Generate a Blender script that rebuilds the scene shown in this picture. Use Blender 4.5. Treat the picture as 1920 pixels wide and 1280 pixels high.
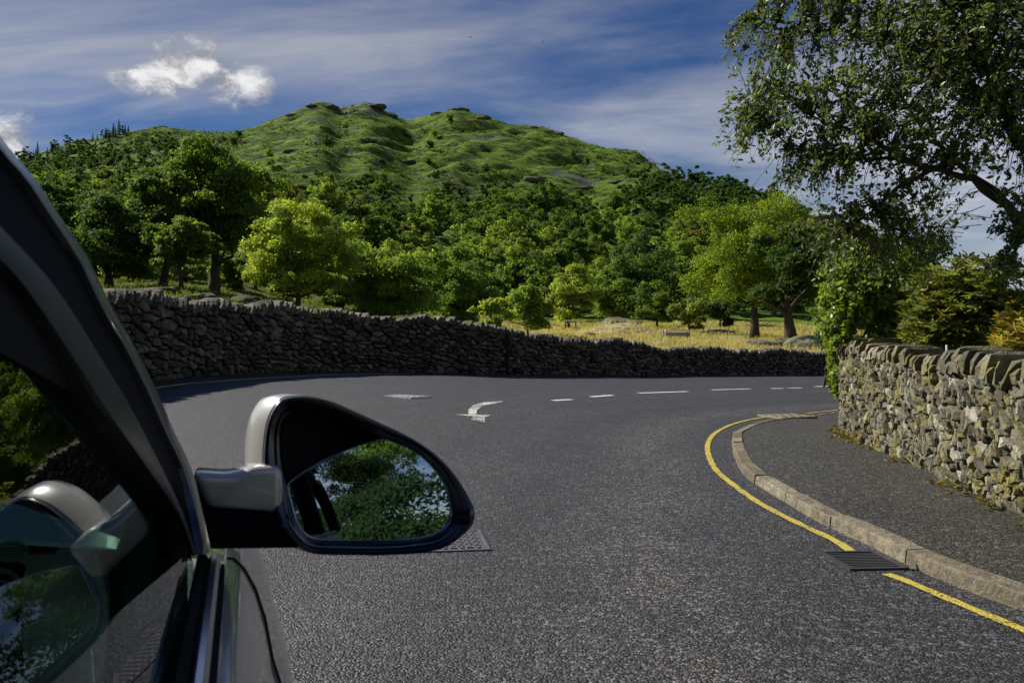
import bpy, bmesh, math, random
import numpy as np
from mathutils import Vector, Matrix
R = math.radians
for o in list(bpy.data.objects): bpy.data.objects.remove(o)
scene = bpy.context.scene
col = scene.collection
# ------------------------------------------------------------------ camera
FPX, CX, CY, CAMH = 1700.0, 960.0, 640.0, 1.2
cam = bpy.data.cameras.new('camera'); camo = bpy.data.objects.new('camera', cam); col.objects.link(camo)
camo.location = (0, 0, CAMH); camo.rotation_euler = (R(90), 0, 0)
cam.sensor_width = 36; cam.lens = FPX / 1920 * 36; cam.clip_start = 0.02; cam.clip_end = 6000
cam.dof.use_dof = True; cam.dof.focus_distance = 11.0; cam.dof.aperture_fstop = 16
scene.camera = camo
scene.render.engine = 'CYCLES'
scene.view_settings.view_transform = 'Standard'; scene.view_settings.look = 'None'
scene.view_settings.gamma = 1; scene.view_settings.exposure = 0.74
scene.cycles.max_bounces = 8; scene.cycles.transparent_max_bounces = 12
# ------------------------------------------------------------------ light and sky
SUN_AZ, SUN_EL = R(-68), R(40)
sdir = Vector((math.sin(SUN_AZ)*math.cos(SUN_EL), math.cos(SUN_AZ)*math.cos(SUN_EL), math.sin(SUN_EL)))
sun = bpy.data.lights.new('sun', 'SUN'); sun.energy = 4.9; sun.angle = R(0.53); sun.color = (1.0, 0.95, 0.86)
suno = bpy.data.objects.new('sun', sun); col.objects.link(suno); suno.rotation_euler = sdir.to_track_quat('Z', 'Y').to_euler()
suno.location = (-40, 40, 60)

class NT:
    """tiny node-graph helper"""
    def __init__(s, nt): s.nt = nt
    def n(s, t, ins=None, **kw):
        nd = s.nt.nodes.new(t)
        for k, v in kw.items(): setattr(nd, k, v)
        for k, v in (ins or {}).items(): s.set(nd, k, v)
        return nd
    def set(s, nd, k, v):
        if isinstance(v, bpy.types.NodeSocket): s.nt.links.new(v, nd.inputs[k])
        else: nd.inputs[k].default_value = v
    def m(s, op, a, b=0.0, c=None, clamp=False):
        nd = s.n('ShaderNodeMath', operation=op, use_clamp=clamp); s.set(nd, 0, a); s.set(nd, 1, b)
        if c is not None: s.set(nd, 2, c)
        return nd.outputs[0]
    def vm(s, op, a, b=(0, 0, 0)):
        nd = s.n('ShaderNodeVectorMath', operation=op); s.set(nd, 0, a); s.set(nd, 1, b); return nd.outputs[0]
    def mix(s, f, a, b, mode='MIX'):
        nd = s.n('ShaderNodeMix', data_type='RGBA', blend_type=mode)
        s.set(nd, 0, f); s.set(nd, 6, a); s.set(nd, 7, b); return nd.outputs[2]
    def ss(s, x, lo, hi):
        nd = s.n('ShaderNodeMapRange', interpolation_type='SMOOTHSTEP'); s.set(nd, 0, x); s.set(nd, 1, lo); s.set(nd, 2, hi); return nd.outputs[0]
    def noise(s, vec, scale, detail=4, rough=0.55, dist=0.0):
        return s.n('ShaderNodeTexNoise', {'Vector': vec, 'Scale': scale, 'Detail': detail, 'Roughness': rough, 'Distortion': dist}).outputs[0]
    def sep(s, v): return s.n('ShaderNodeSeparateXYZ', {0: v}).outputs
    def comb(s, x, y, z): return s.n('ShaderNodeCombineXYZ', {0: x, 1: y, 2: z}).outputs[0]
    def mapping(s, v, scale=(1, 1, 1), rot=(0, 0, 0), loc=(0, 0, 0)):
        return s.n('ShaderNodeMapping', {'Vector': v, 'Scale': scale, 'Rotation': rot, 'Location': loc}).outputs[0]

def px_azel(px, py):
    x, y, z = (px-CX)/FPX, 1.0, (CY-py)/FPX
    return math.atan2(x, y), math.asin(z/math.sqrt(x*x+1+z*z))

world = bpy.data.worlds.new('World'); scene.world = world; world.use_nodes = True
wt = world.node_tree; wt.nodes.clear(); g = NT(wt)
d = g.n('ShaderNodeTexCoord').outputs['Generated']
d = g.vm('NORMALIZE', d); dx, dy, dz = g.sep(d)
sky = g.n('ShaderNodeTexSky', sky_type='NISHITA', sun_disc=False, sun_elevation=SUN_EL, sun_rotation=SUN_AZ,
          altitude=200, air_density=1.0, dust_density=0.25, ozone_density=3.0)
skyc = g.n('ShaderNodeHueSaturation', {'Hue': 0.517, 'Saturation': 1.42, 'Value': 0.62, 'Color': sky.outputs[0]}).outputs[0]
den = g.m('ADD', g.m('MAXIMUM', dz, 0.0), 0.17)
pl = g.comb(g.m('DIVIDE', dx, den), g.m('DIVIDE', dy, den), 0.0)
pl = g.mapping(pl, (1, 1, 1), (0, 0, R(5)), (1.3, 0.7, 0))
c1 = g.noise(g.mapping(pl, (0.62, 1.05, 1)), 1.0, 7, 0.55, 0.45)
c2 = g.noise(g.mapping(pl, (0.9, 0.7, 1), (0, 0, 0), (4.1, 2.2, 0)), 0.55, 3, 0.5, 0.2)
c3 = g.noise(g.mapping(pl, (1.0, 3.0, 1), (0, 0, R(20)), (9, 3, 0)), 1.6, 6, 0.6, 0.9)
cir = g.m('MULTIPLY', g.ss(c1, 0.34, 0.64), g.ss(c2, 0.36, 0.58))
cir = g.m('ADD', g.m('MULTIPLY', cir, 0.95), g.m('MULTIPLY', g.m('MULTIPLY', g.ss(c3, 0.40, 0.75), g.ss(c1, 0.28, 0.55)), 0.35), clamp=True)
hz = g.m('MULTIPLY', g.ss(dz, 0.24, 0.02), 0.34)
cir = g.m('ADD', cir, g.m('MULTIPLY', hz, g.m('SUBTRACT', 1.0, cir)), clamp=True)
ccol = g.mix(g.ss(dz, 0.04, 0.45), (6.6, 7.0, 8.0, 1), (3.6, 3.8, 4.4, 1))
c = g.mix(g.m('MULTIPLY', cir, 0.9), skyc, ccol)
# fair-weather cumulus: lobes by azimuth / elevation, frayed by noise
az = g.m('ARCTAN2', dx, dy); el = g.m('ARCSINE', dz)
wv = g.comb(g.m('MULTIPLY', az, 1.0), g.m('MULTIPLY', el, 1.35), 0.3)
w1 = g.noise(wv, 26.0, 8, 0.62, 0.35); w2 = g.noise(g.vm('ADD', wv, (-0.012, 0.02, 0.0)), 26.0, 8, 0.62, 0.35)
fld = None
for (px, py, rx, ry) in [(300, 148, 80, 30), (340, 128, 66, 46), (385, 122, 40, 40), (438, 150, 62, 42), (480, 166, 40, 22), (245, 140, 54, 16),
                         (0, 262, 62, 44), (-70, 250, 90, 60), (-420, 190, 130, 50), (2300, 240, 160, 60), (2900, 200, 130, 60)]:
    a, e = px_azel(px, py)
    ra, re = rx/FPX, ry/FPX
    q = g.m('ADD', g.m('POWER', g.m('DIVIDE', g.m('SUBTRACT', az, a), ra), 2.0), g.m('POWER', g.m('DIVIDE', g.m('SUBTRACT', el, e), re), 2.0))
    f = g.m('SUBTRACT', 1.0, g.m('SQRT', q))
    fld = f if fld is None else g.n('ShaderNodeMath', {0: fld, 1: f, 2: 0.35}, operation='SMOOTH_MAX').outputs[0]
fa = g.m('ADD', g.m('ADD', fld, 0.22), g.m('MULTIPLY', g.m('SUBTRACT', w1, 0.5), 2.3))
fb = g.m('ADD', g.m('ADD', fld, 0.22), g.m('MULTIPLY', g.m('SUBTRACT', w2, 0.5), 2.3))
msk = g.ss(fa, -0.1, 1.15)
lit = g.m('MULTIPLY', g.ss(g.m('SUBTRACT', fa, fb), -0.45, 0.35), g.ss(fa, 0.1, 0.9))
cumc = g.mix(lit, (3.4, 3.5, 3.9, 1), (10.0, 10.0, 9.9, 1))
c = g.mix(msk, c, cumc)
bg = g.n('ShaderNodeBackground', {'Color': c, 'Strength': 0.052})
wt.links.new(bg.outputs[0], g.n('ShaderNodeOutputWorld').inputs[0])

# ------------------------------------------------------------------ helpers
def link(o, parent=None):
    col.objects.link(o)
    if parent is not None: o.parent = parent
    return o
def tag(o, label=None, cat=None, group=None, kind=None):
    for k, v in (('label', label), ('category', cat), ('group', group), ('kind', kind)):
        if v: o[k] = v
    return o
def empty(name, loc=(0, 0, 0), rz=0.0):
    o = bpy.data.objects.new(name, None); o.empty_display_size = 0.2; col.objects.link(o); o.location = loc; o.rotation_euler = (0, 0, rz); return o
def mesh(name, V, F, mat=None, smooth=False, tone=None):
    me = bpy.data.meshes.new(name)
    if isinstance(F, np.ndarray):
        V = np.asarray(V, dtype=np.float32); n, k = F.shape
        me.vertices.add(len(V)); me.vertices.foreach_set('co', V.ravel())
        me.loops.add(n*k); me.loops.foreach_set('vertex_index', F.astype(np.int32).ravel())
        me.polygons.add(n); me.polygons.foreach_set('loop_start', np.arange(0, n*k, k, dtype=np.int32))
        me.polygons.foreach_set('loop_total', np.full(n, k, dtype=np.int32))
        me.update(calc_edges=True)
    else:
        me.from_pydata([tuple(v) for v in V], [], F); me.update()
    if smooth: me.polygons.foreach_set('use_smooth', np.ones(len(me.polygons), dtype=bool))
    if tone is not None:
        at = me.attributes.new('tone', 'FLOAT', 'POINT')
        at.data.foreach_set('value', np.ascontiguousarray(np.broadcast_to(np.asarray(tone, dtype=np.float32), (len(me.vertices),))))
    if mat: me.materials.append(mat)
    return me
def obj(name, V, F, mat=None, parent=None, smooth=False, tone=None):
    return link(bpy.data.objects.new(name, mesh(name, V, F, mat, smooth, tone)), parent)
class MB:
    def __init__(s): s.V = []; s.F = []
    def add(s, V, F):
        b = len(s.V); s.V += [tuple(v) for v in V]; s.F += [tuple(i+b for i in f) for f in F]; return s
    def box(s, c, h, rz=0.0, M=None):
        v = [Vector((x*h[0], y*h[1], z*h[2])) for x in (-1, 1) for y in (-1, 1) for z in (-1, 1)]
        m = M or Matrix.Rotation(rz, 3, 'Z'); c = Vector(c)
        return s.add([m @ p + c for p in v], [(0, 1, 3, 2), (4, 6, 7, 5), (0, 4, 5, 1), (2, 3, 7, 6), (0, 2, 6, 4), (1, 5, 7, 3)])
    def tube(s, P, r, n=6, cap=True):
        P = [Vector(p) for p in P]; r = r if hasattr(r, '__len__') else [r]*len(P); rings = []; up = Vector((0.31, 0.22, 0.93))
        for i, p in enumerate(P):
            t = (P[min(i+1, len(P)-1)] - P[max(i-1, 0)]).normalized()
            a = t.cross(up); a = a.normalized() if a.length > 1e-4 else Vector((1, 0, 0)); b = t.cross(a)
            rings.append([p + (a*math.cos(2*math.pi*k/n) + b*math.sin(2*math.pi*k/n))*r[i] for k in range(n)])
        V = [v for q in rings for v in q]
        F = [(i*n+k, i*n+(k+1) % n, (i+1)*n+(k+1) % n, (i+1)*n+k) for i in range(len(P)-1) for k in range(n)]
        if cap: F += [tuple(range(n-1, -1, -1)), tuple((len(P)-1)*n+k for k in range(n))]
        return s.add(V, F)
    def build(s, name, mat=None, parent=None, smooth=False, tone=None): return obj(name, s.V, s.F, mat, parent, smooth, tone)
def loft(rings, closed=True, caps=True):
    n = len(rings[0]); V = [v for q in rings for v in q]; F = []
    for i in range(len(rings)-1):
        for k in range(n if closed else n-1):
            F.append((i*n+k, i*n+(k+1) % n, (i+1)*n+(k+1) % n, (i+1)*n+k))
    if caps and closed: F += [tuple(range(n-1, -1, -1)), tuple((len(rings)-1)*n+k for k in range(n))]
    return V, F
def sstep(a, b, x): t = np.clip((np.asarray(x, float)-a)/(b-a), 0, 1); return t*t*(3-2*t)
def smooth_path(P, step):
    P = [Vector(p) for p in P]; out = []
    for i in range(len(P)-1):
        p0, p1, p2, p3 = P[max(i-1, 0)], P[i], P[i+1], P[min(i+2, len(P)-1)]
        n = max(1, int(math.ceil((p2-p1).length/step)))
        for k in range(n):
            t = k/n; out.append(0.5*((2*p1)+(p2-p0)*t+(2*p0-5*p1+4*p2-p3)*t*t+(3*p1-p0-3*p2+p3)*t**3))
    return out + [P[-1]]
_rs = np.random.RandomState(5); _perm = _rs.rand(256, 256).astype(np.float64)
def vnoise(x, y):
    xi = np.floor(x).astype(int); yi = np.floor(y).astype(int); fx = x-xi; fy = y-yi
    fx = fx*fx*(3-2*fx); fy = fy*fy*(3-2*fy); a = xi & 255; b = (xi+1) & 255; c_ = yi & 255; d_ = (yi+1) & 255
    return (_perm[a, c_]*(1-fx)+_perm[b, c_]*fx)*(1-fy) + (_perm[a, d_]*(1-fx)+_perm[b, d_]*fx)*fy - 0.5
def fbm(x, y, o=4):
    x = np.asarray(x, float); y = np.asarray(y, float); s = 0; a = 1.0
    for k in range(o): s = s + a*vnoise(x*2**k+17*k, y*2**k+31*k); a *= 0.5
    return s
# ------------------------------------------------------------------ materials
def mat(name):
    m = bpy.data.materials.new(name); m.use_nodes = True; m.node_tree.nodes.clear(); return m, NT(m.node_tree)
def out(g_, sh): g_.nt.links.new(sh, g_.n('ShaderNodeOutputMaterial').inputs[0])
def bump(g_, h, st=0.5, dist=0.01): return g_.n('ShaderNodeBump', {'Height': h, 'Strength': st, 'Distance': dist}).outputs[0]
def pr(g_, **k):
    names = {'base': 'Base Color', 'rough': 'Roughness', 'metal': 'Metallic', 'normal': 'Normal', 'coat': 'Coat Weight', 'spec': 'Specular IOR Level', 'coatr': 'Coat Roughness'}
    return g_.n('ShaderNodeBsdfPrincipled', {names[a]: b for a, b in k.items()}).outputs[0]
def simple(name, base, rough=0.5, metal=0.0, coat=0.0, var=0.12, scale=6.0, spec=0.5, bmp=0.0):
    m, q = mat(name); p = q.n('ShaderNodeTexCoord').outputs['Object']
    nz = q.noise(p, scale, 5); f = q.m('ADD', 1-var, q.m('MULTIPLY', nz, 2*var))
    b = q.vm('MULTIPLY', tuple(base), q.comb(f, f, f)); kw = dict(base=b, rough=q.m('ADD', rough-0.06, q.m('MULTIPLY', nz, 0.12)), metal=metal, coat=coat, spec=spec)
    if bmp: kw['normal'] = bump(q, q.noise(p, scale*8, 4), bmp, 0.004)
    out(q, pr(q, **kw)); return m
def asphalt(name, lo, hi, tint, scale=75.0, bs=0.9, lanes=False):
    m, q = mat(name); p = q.n('ShaderNodeNewGeometry').outputs['Position']
    v = q.n('ShaderNodeTexVoronoi', {'Vector': p, 'Scale': scale, 'Randomness': 1.0}); vd, vc = v.outputs[0], q.sep(v.outputs[1])[0]
    v2 = q.n('ShaderNodeTexVoronoi', {'Vector': p, 'Scale': scale*0.55, 'Randomness': 1.0}); vc2 = q.sep(v2.outputs[1])[1]
    wear = q.noise(p, 0.55, 5, 0.6, 0.6); fine = q.noise(p, 9.0, 4)
    f = q.m('POWER', vc, 3.4); f = q.m('ADD', q.m('MULTIPLY', f, 0.62), q.m('MULTIPLY', q.ss(vc2, 0.80, 1.0), 0.5), clamp=True)
    b = q.mix(f, lo, hi)
    b = q.mix(q.m('MULTIPLY', q.ss(wear, 0.42, 0.75), 0.75), b, q.vm('MULTIPLY', b, tint))
    b = q.mix(q.m('MULTIPLY', q.ss(fine, 0.35, 0.7), 0.5), q.vm('MULTIPLY', b, (0.7, 0.7, 0.7)), b)
    if lanes:          # polished wheel tracks, gutter grit and repair patches
        u = q.m('ADD', q.n('ShaderNodeAttribute', attribute_name='tone').outputs['Fac'], q.m('MULTIPLY', q.m('SUBTRACT', q.noise(p, 0.5, 3), .5), .05)); brk = q.noise(p, 1.3, 5, .65, .4)
        for cen, wd, amt, tn in ((.785, .06, 1.0, (1.85, 1.7, 1.45)), (.70, .04, .7, (.62, .62, .64)), (.60, .03, .55, (.55, .55, .57)), (.47, .03, .5, (1.45, 1.42, 1.36)), (.33, .03, .45, (.6, .6, .62)), (.03, .03, .8, (.7, .62, .5))):
            k = q.m('MULTIPLY', q.ss(q.m('ABSOLUTE', q.m('SUBTRACT', u, cen)), wd, 0.0), q.m('MULTIPLY', q.ss(brk, .3, .6), amt)); b = q.mix(k, b, q.vm('MULTIPLY', b, tn))
        stain = q.noise(p, 0.9, 4, .5, 1.2); b = q.mix(q.m('MULTIPLY', q.ss(stain, .64, .72), .5), b, q.vm('MULTIPLY', b, (.45, .45, .47)))
    h = q.m('ADD', q.m('SUBTRACT', 0.6, vd), q.m('MULTIPLY', vc, 0.5))
    out(q, pr(q, base=b, rough=q.m('ADD', 0.42, q.m('MULTIPLY', vc2, 0.4)), normal=bump(q, h, bs, 0.008), spec=0.5)); return m
def stone_mat(name, cols, lichen, lich_amt, sc=1.0):
    m, q = mat(name); p = q.n('ShaderNodeNewGeometry').outputs['Position']
    t = q.n('ShaderNodeAttribute', attribute_name='tone').outputs['Fac']
    rp = q.n('ShaderNodeValToRGB', {0: t}); e = rp.color_ramp.elements; e[0].color = cols[0]; e[1].color = cols[-1]
    for i, cc in enumerate(cols[1:-1]): x = e.new((i+1)/(len(cols)-1)); x.color = cc
    n1 = q.noise(p, 9*sc, 6, 0.65); n2 = q.noise(p, 42*sc, 5, 0.6); n3 = q.noise(p, 2.6*sc, 5, 0.6, 0.5); n4 = q.noise(p, 17*sc, 4, 0.6)
    b = q.mix(q.ss(n1, 0.3, 0.75), q.vm('MULTIPLY', rp.outputs[0], (0.55, 0.55, 0.55)), q.vm('MULTIPLY', rp.outputs[0], (1.2, 1.18, 1.12)))
    b = q.mix(q.m('MULTIPLY', q.ss(n4, 0.60, 0.68), 0.45), b, (0.30, 0.29, 0.25, 1)); b = q.mix(q.m('MULTIPLY', q.ss(n2, 0.45, 0.30), 0.7), b, q.vm('MULTIPLY', b, (0.35, 0.34, 0.32)))
    b = q.mix(q.m('MULTIPLY', q.m('MULTIPLY', q.ss(n3, 0.47, 0.62), q.ss(n4, 0.35, 0.6)), lich_amt), b, lichen)
    h = q.m('ADD', n1, q.m('MULTIPLY', n2, 0.35))
    out(q, pr(q, base=b, rough=0.86, normal=bump(q, h, 1.0, 0.045/sc), spec=0.3)); return m
def leaf_mat(name, trans=0.58, rough=0.6, spec=0.12, tc=(1.55, 1.45, 0.65)):
    """foliage: colour of the plant in the object colour, leaf-to-leaf variation in the tone attribute"""
    m, q = mat(name); oc = q.n('ShaderNodeObjectInfo').outputs['Color']
    t = q.n('ShaderNodeAttribute', attribute_name='tone').outputs['Fac']
    hs = q.n('ShaderNodeHueSaturation', {'Hue': q.m('ADD', 0.525, q.m('MULTIPLY', t, -0.05)), 'Saturation': q.m('ADD', 0.9, q.m('MULTIPLY', t, 0.2)), 'Value': q.m('ADD', 0.5, t), 'Color': oc}).outputs[0]
    a = pr(q, base=hs, rough=rough, spec=spec)
    tr = q.n('ShaderNodeBsdfTranslucent', {'Color': q.vm('MULTIPLY', hs, tc)}).outputs[0]
    out(q, q.n('ShaderNodeMixShader', {0: trans, 1: a, 2: tr}).outputs[0]); return m
M = {}
M['road'] = asphalt('asphalt_road', (0.007, 0.0072, 0.0088, 1), (0.165, 0.168, 0.185, 1), (1.3, 1.25, 1.18), 92, 1.0, lanes=True)
M['path'] = asphalt('asphalt_pavement', (0.016, 0.0155, 0.013, 1), (0.19, 0.18, 0.145, 1), (0.6, 0.6, 0.56), 85, 1.0)
M['wall_dark'] = stone_mat('dark_wall_stone', [(0.035, 0.030, 0.022, 1), (0.085, 0.074, 0.054, 1), (0.13, 0.114, 0.083, 1), (0.24, 0.215, 0.165, 1)], (0.10, 0.105, 0.03, 1), 0.5, 0.7)  # dark brownish-grey stone with olive lichen
M['wall_pale'] = stone_mat('garden_wall_stone', [(0.036, 0.034, 0.024, 1), (0.135, 0.128, 0.092, 1), (0.075, 0.072, 0.048, 1), (0.20, 0.19, 0.15, 1), (0.12, 0.11, 0.06, 1), (0.38, 0.37, 0.31, 1)], (0.22, 0.185, 0.035, 1), 0.75, 1.5)
M['boulder'] = stone_mat('boulder_stone', [(0.055, 0.055, 0.028, 1), (0.20, 0.19, 0.16, 1)], (0.10, 0.125, 0.02, 1), 1.0, 0.5)
M['core'] = simple('packed_earth', (0.018, 0.015, 0.011), 0.95, bmp=0.6, spec=0.1)
M['kerb'] = stone_mat('kerb_granite', [(0.15, 0.128, 0.088, 1), (0.25, 0.22, 0.16, 1)], (0.08, 0.07, 0.048, 1), 0.9, 1.6)
M['leaf'] = leaf_mat('leaf'); M['leaf_gloss'] = leaf_mat('glossy_leaf', 0.45, 0.38, 0.35)
M['blade'] = leaf_mat('grass_blade', 0.35, 0.7, 0.1, (1.1, 1.08, 0.9))
M['bark'] = simple('bark', (0.055, 0.045, 0.033), 0.9, scale=5, var=0.4, bmp=0.9, spec=0.2)
M['iron'] = simple('cast_iron', (0.19, 0.185, 0.19), 0.42, metal=0.6, scale=14, var=0.3, bmp=0.2)
M['iron_dark'] = simple('dark_cast_iron', (0.03, 0.03, 0.034), 0.45, metal=0.6, scale=14, var=0.3)
M['iron_mid'] = simple('worn_cast_iron', (0.07, 0.07, 0.075), 0.4, metal=0.6, scale=14, var=0.3)
M['wood'] = simple('weathered_wood', (0.27, 0.23, 0.17), 0.85, scale=3, var=0.3, bmp=0.5)
M['white'] = simple('white_plastic', (0.75, 0.75, 0.72), 0.5)
def paint(name, base, wear):
    m, q = mat(name); p = q.n('ShaderNodeNewGeometry').outputs['Position']
    w = q.m('ADD', q.noise(p, 40, 5, 0.7), q.m('MULTIPLY', q.noise(p, 2.5, 3), 0.4))
    v = q.n('ShaderNodeTexVoronoi', {'Vector': p, 'Scale': 75.0}); vd = v.outputs[0]
    b = q.mix(q.ss(w, wear, wear+0.12), base, (0.035, 0.035, 0.036, 1)); nz = q.noise(p, 14, 4)
    b = q.mix(q.m('MULTIPLY', nz, 0.35), b, q.vm('MULTIPLY', b, (0.6, 0.58, 0.55)))
    out(q, pr(q, base=b, rough=0.65, normal=bump(q, vd, 0.6, 0.008))); return m
M['paint_y'] = paint('yellow_road_paint', (0.43, 0.34, 0.045, 1), 0.73); M['paint_w'] = paint('white_road_paint', (0.74, 0.73, 0.66, 1), 0.74)
M['paint_worn'] = paint('worn_white_road_paint', (0.62, 0.61, 0.55, 1), 0.64)
M['paint_y_faded'] = paint('faded_yellow_road_paint', (0.62, 0.50, 0.16, 1), 0.80)
# ground: meadow, bank, wood floor, fell
m, q = mat('fell_grass'); M['ground'] = m
p = q.n('ShaderNodeNewGeometry').outputs['Position']; X, Y, Z = q.sep(p)
n1 = q.noise(p, 0.045, 6, 0.6, 0.4); n2 = q.noise(q.mapping(p, (0.5, 1.6, 1.0)), 0.22, 6, 0.65, 0.5); n3 = q.noise(p, 1.4, 5, 0.65); n4 = q.noise(p, 0.035, 4, 0.5, 0.8)
fg = q.mix(q.ss(n2, 0.36, 0.62), (0.024, 0.045, 0.010, 1), (0.150, 0.245, 0.026, 1))
fg = q.mix(q.m('MULTIPLY', q.ss(n1, 0.5, 0.68), 0.75), fg, (0.20, 0.29, 0.036, 1))
fg = q.mix(q.m('MULTIPLY', q.ss(n3, 0.35, 0.7), 0.5), q.vm('MULTIPLY', fg, (0.6, 0.62, 0.6)), fg)
fg = q.mix(q.m('MULTIPLY', q.m('MULTIPLY', q.ss(n4, 0.615, 0.67), q.ss(n3, 0.3, 0.55)), q.ss(Z, 30, 60)), fg, (0.10, 0.092, 0.085, 1))
straw = q.mix(q.ss(n3, 0.3, 0.7), (0.22, 0.19, 0.085, 1), (0.42, 0.36, 0.18, 1)); straw = q.mix(q.ss(n2, 0.58, 0.72), straw, (0.09, 0.12, 0.022, 1))
bank = q.mix(q.ss(n3, 0.3, 0.7), (0.035, 0.05, 0.012, 1), (0.12, 0.15, 0.025, 1))
b = q.mix(q.m('MULTIPLY', q.ss(X, -2.0, 3.0), q.ss(Y, 26.0, 34.0)), bank, straw); b = q.mix(q.ss(Y, 96.0, 118.0), b, fg)
hh = q.m('ADD', q.m('MULTIPLY', n2, 1.6), q.m('MULTIPLY', n3, 0.4))
out(q, pr(q, base=b, rough=0.9, spec=0.1, normal=bump(q, hh, 1.0, 0.9)))

# ------------------------------------------------------------------ terrain
AX = [-40, -12, -6.7, -5.1, -1.45, 0, 4.9, 15.5, 40, 120]; AZ = [1.2, .66, .467, .41, .23, .125, -.14, -.43, -.85, -1.2]
def road_z(x, y): return np.interp(x, AX, AZ)*sstep(5, 19, y)
def gp(px, py):
    y = 1.5
    while y < 90:
        x = (px-CX)/FPX*y
        if CAMH-(py-CY)/FPX*y <= float(road_z(x, y)): break
        y += 0.01
    return Vector((x, y, float(road_z(x, y))))
FW = [(-11, -60), (-9.6, -20), (-8.4, 0), (-7.4, 10), (-6.75, 17.3), (-5.1, 24), (-1.45, 27.6), (0.0, 29.0), (4.9, 35), (15.5, 44), (26, 51), (45, 60), (90, 72)]
RW = [(2.4, -60), (2.6, -8), (2.75, 0), (2.95, 3.2), (3.3, 5.9), (3.72, 8.4), (4.08, 10.9), (4.55, 12.5), (5.5, 14.3), (7.4, 16.6), (11, 19.5), (19, 24), (32, 29), (90, 45)]
def sdist(P, x, y):
    best = np.full(np.shape(x), 1e9); sg = np.ones(np.shape(x))
    for (ax, ay), (bx, by) in zip(P[:-1], P[1:]):
        ux, uy = bx-ax, by-ay; L = ux*ux+uy*uy; t = np.clip(((x-ax)*ux+(y-ay)*uy)/L, 0, 1)
        ex, ey = x-ax-t*ux, y-ay-t*uy; dd = np.hypot(ex, ey); cr = ux*ey-uy*ex
        upd = dd < best; best = np.where(upd, dd, best); sg = np.where(upd, np.sign(cr), sg)
    return best*sg                                   # positive on the left of the path
PXC = np.array([-2500, 0, 300, 450, 560, 700, 800, 950, 1100, 1300, 1500, 1700, 4000], float)
DEP = np.array([18, 25, 40, 60, 85, 120], float)
TAB = np.array([[610, 575, 540, 520, 500, 475], [610, 575, 540, 520, 500, 475], [610, 574, 541, 522, 502, 480], [630, 590, 560, 540, 520, 500], [650, 615, 585, 568, 552, 535],
                [665, 640, 612, 598, 580, 562], [670, 650, 625, 610, 592, 575], [680, 668, 654, 636, 613, 590], [690, 675, 660, 640, 618, 598], [695, 680, 668, 646, 622, 600],
                [700, 685, 675, 650, 626, 604], [700, 685, 675, 650, 630, 608], [700, 685, 675, 650, 630, 608]], float)
RPX = [-2500, -800, -200, 0, 60, 130, 240, 300, 420, 470, 520, 600, 640, 690, 765, 850, 920, 960, 1030, 1100, 1200, 1240, 1290, 1390, 1500, 1600, 1700, 2000, 4000]
RPY = [560, 430, 345, 310, 300, 275, 252, 238, 252, 243, 224, 187, 203, 190, 225, 203, 219, 233, 243, 273, 291, 312, 345, 372, 420, 480, 520, 580, 610]
RDX = [-2500, 0, 300, 600, 850, 1100, 1240, 1390, 1600, 4000]; RDY = [420, 420, 430, 470, 480, 440, 400, 340, 300, 280]
def gz(x, y, detail=True):
    x = np.asarray(x, float); y = np.asarray(y, float); yy = np.maximum(y, 20.0); px = CX+FPX*x/yy
    ci = np.interp(px, PXC, np.arange(len(PXC))); c0 = np.clip(ci.astype(int), 0, len(PXC)-2); cf = ci-c0
    di = np.interp(yy, DEP, np.arange(len(DEP))); d0 = np.clip(di.astype(int), 0, len(DEP)-2); df = di-d0
    yp = (TAB[c0, d0]*(1-df)+TAB[c0, d0+1]*df)*(1-cf)+(TAB[c0+1, d0]*(1-df)+TAB[c0+1, d0+1]*df)*cf
    ry = np.interp(px, RPX, RPY); rd = np.interp(px, RDX, RDY); y120 = np.interp(px, PXC, TAB[:, -1])
    fr = np.clip((yy-120)/(rd-120), 0, 1)
    yp = np.where(yy > 120, y120+(ry-y120)*fr**0.88, yp)
    zr = CAMH+(CY-ry)/FPX*rd
    z = np.where(yy > rd, zr-(yy-rd)*0.28, CAMH+(CY-yp)/FPX*yy)
    z = z + 1.1*np.exp(-(((x-9.4)/3.2)**2+((y-76)/2.6)**2))
    if detail:
        a = sstep(115, 260, y)*(1-0.55*sstep(0.93, 1.0, fr))
        rg = (0.5-np.abs(fbm((x*.8+y*.6)/30+2, (y*.8-x*.6)/15, 3)))*2; z = z + a*(3.4*(rg-.45)+5.0*fbm(x/52, y/38, 3)+2.2*fbm(x/17+7, y/9.0, 3)+2.0*np.abs(fbm((x+.5*y)/11.0, (y-.3*x)/3.6+9, 3))) + (1-a)*0.35*fbm(x/4, y/4, 3)*sstep(20, 40, y)
    rz = road_z(x, y)
    w = sstep(0.55, 5.5, sdist(FW, x, y)); wr = sstep(0.4, 1.2, -sdist(RW, x, y))
    return np.where(wr > 0, (rz-0.12)*(1-wr)+(rz+0.72)*wr, (rz-0.12)*(1-w)+np.maximum(z, rz-0.1)*w)
def gzf(x, y): return float(gz(np.array([x]), np.array([y]))[0])
rows = np.concatenate([np.linspace(-400, -20, 20), np.arange(-18, 14, 2.0), np.arange(14, 60, 0.7), np.arange(60, 125, 1.5), np.arange(125, 240, 2.6), np.arange(240, 495, 1.5), np.linspace(505, 1500, 25)])
cols_ = np.concatenate([np.linspace(-9000, -700, 50), np.arange(-660, 2300, 11.0), np.linspace(2340, 11000, 50)])
PXg, Yg = np.meshgrid(cols_, rows); Xg = (PXg-CX)/FPX*np.maximum(Yg, 20.0); Zg = gz(Xg, Yg)
nr, nc = Xg.shape; idx = np.arange(nr*nc).reshape(nr, nc)
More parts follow.
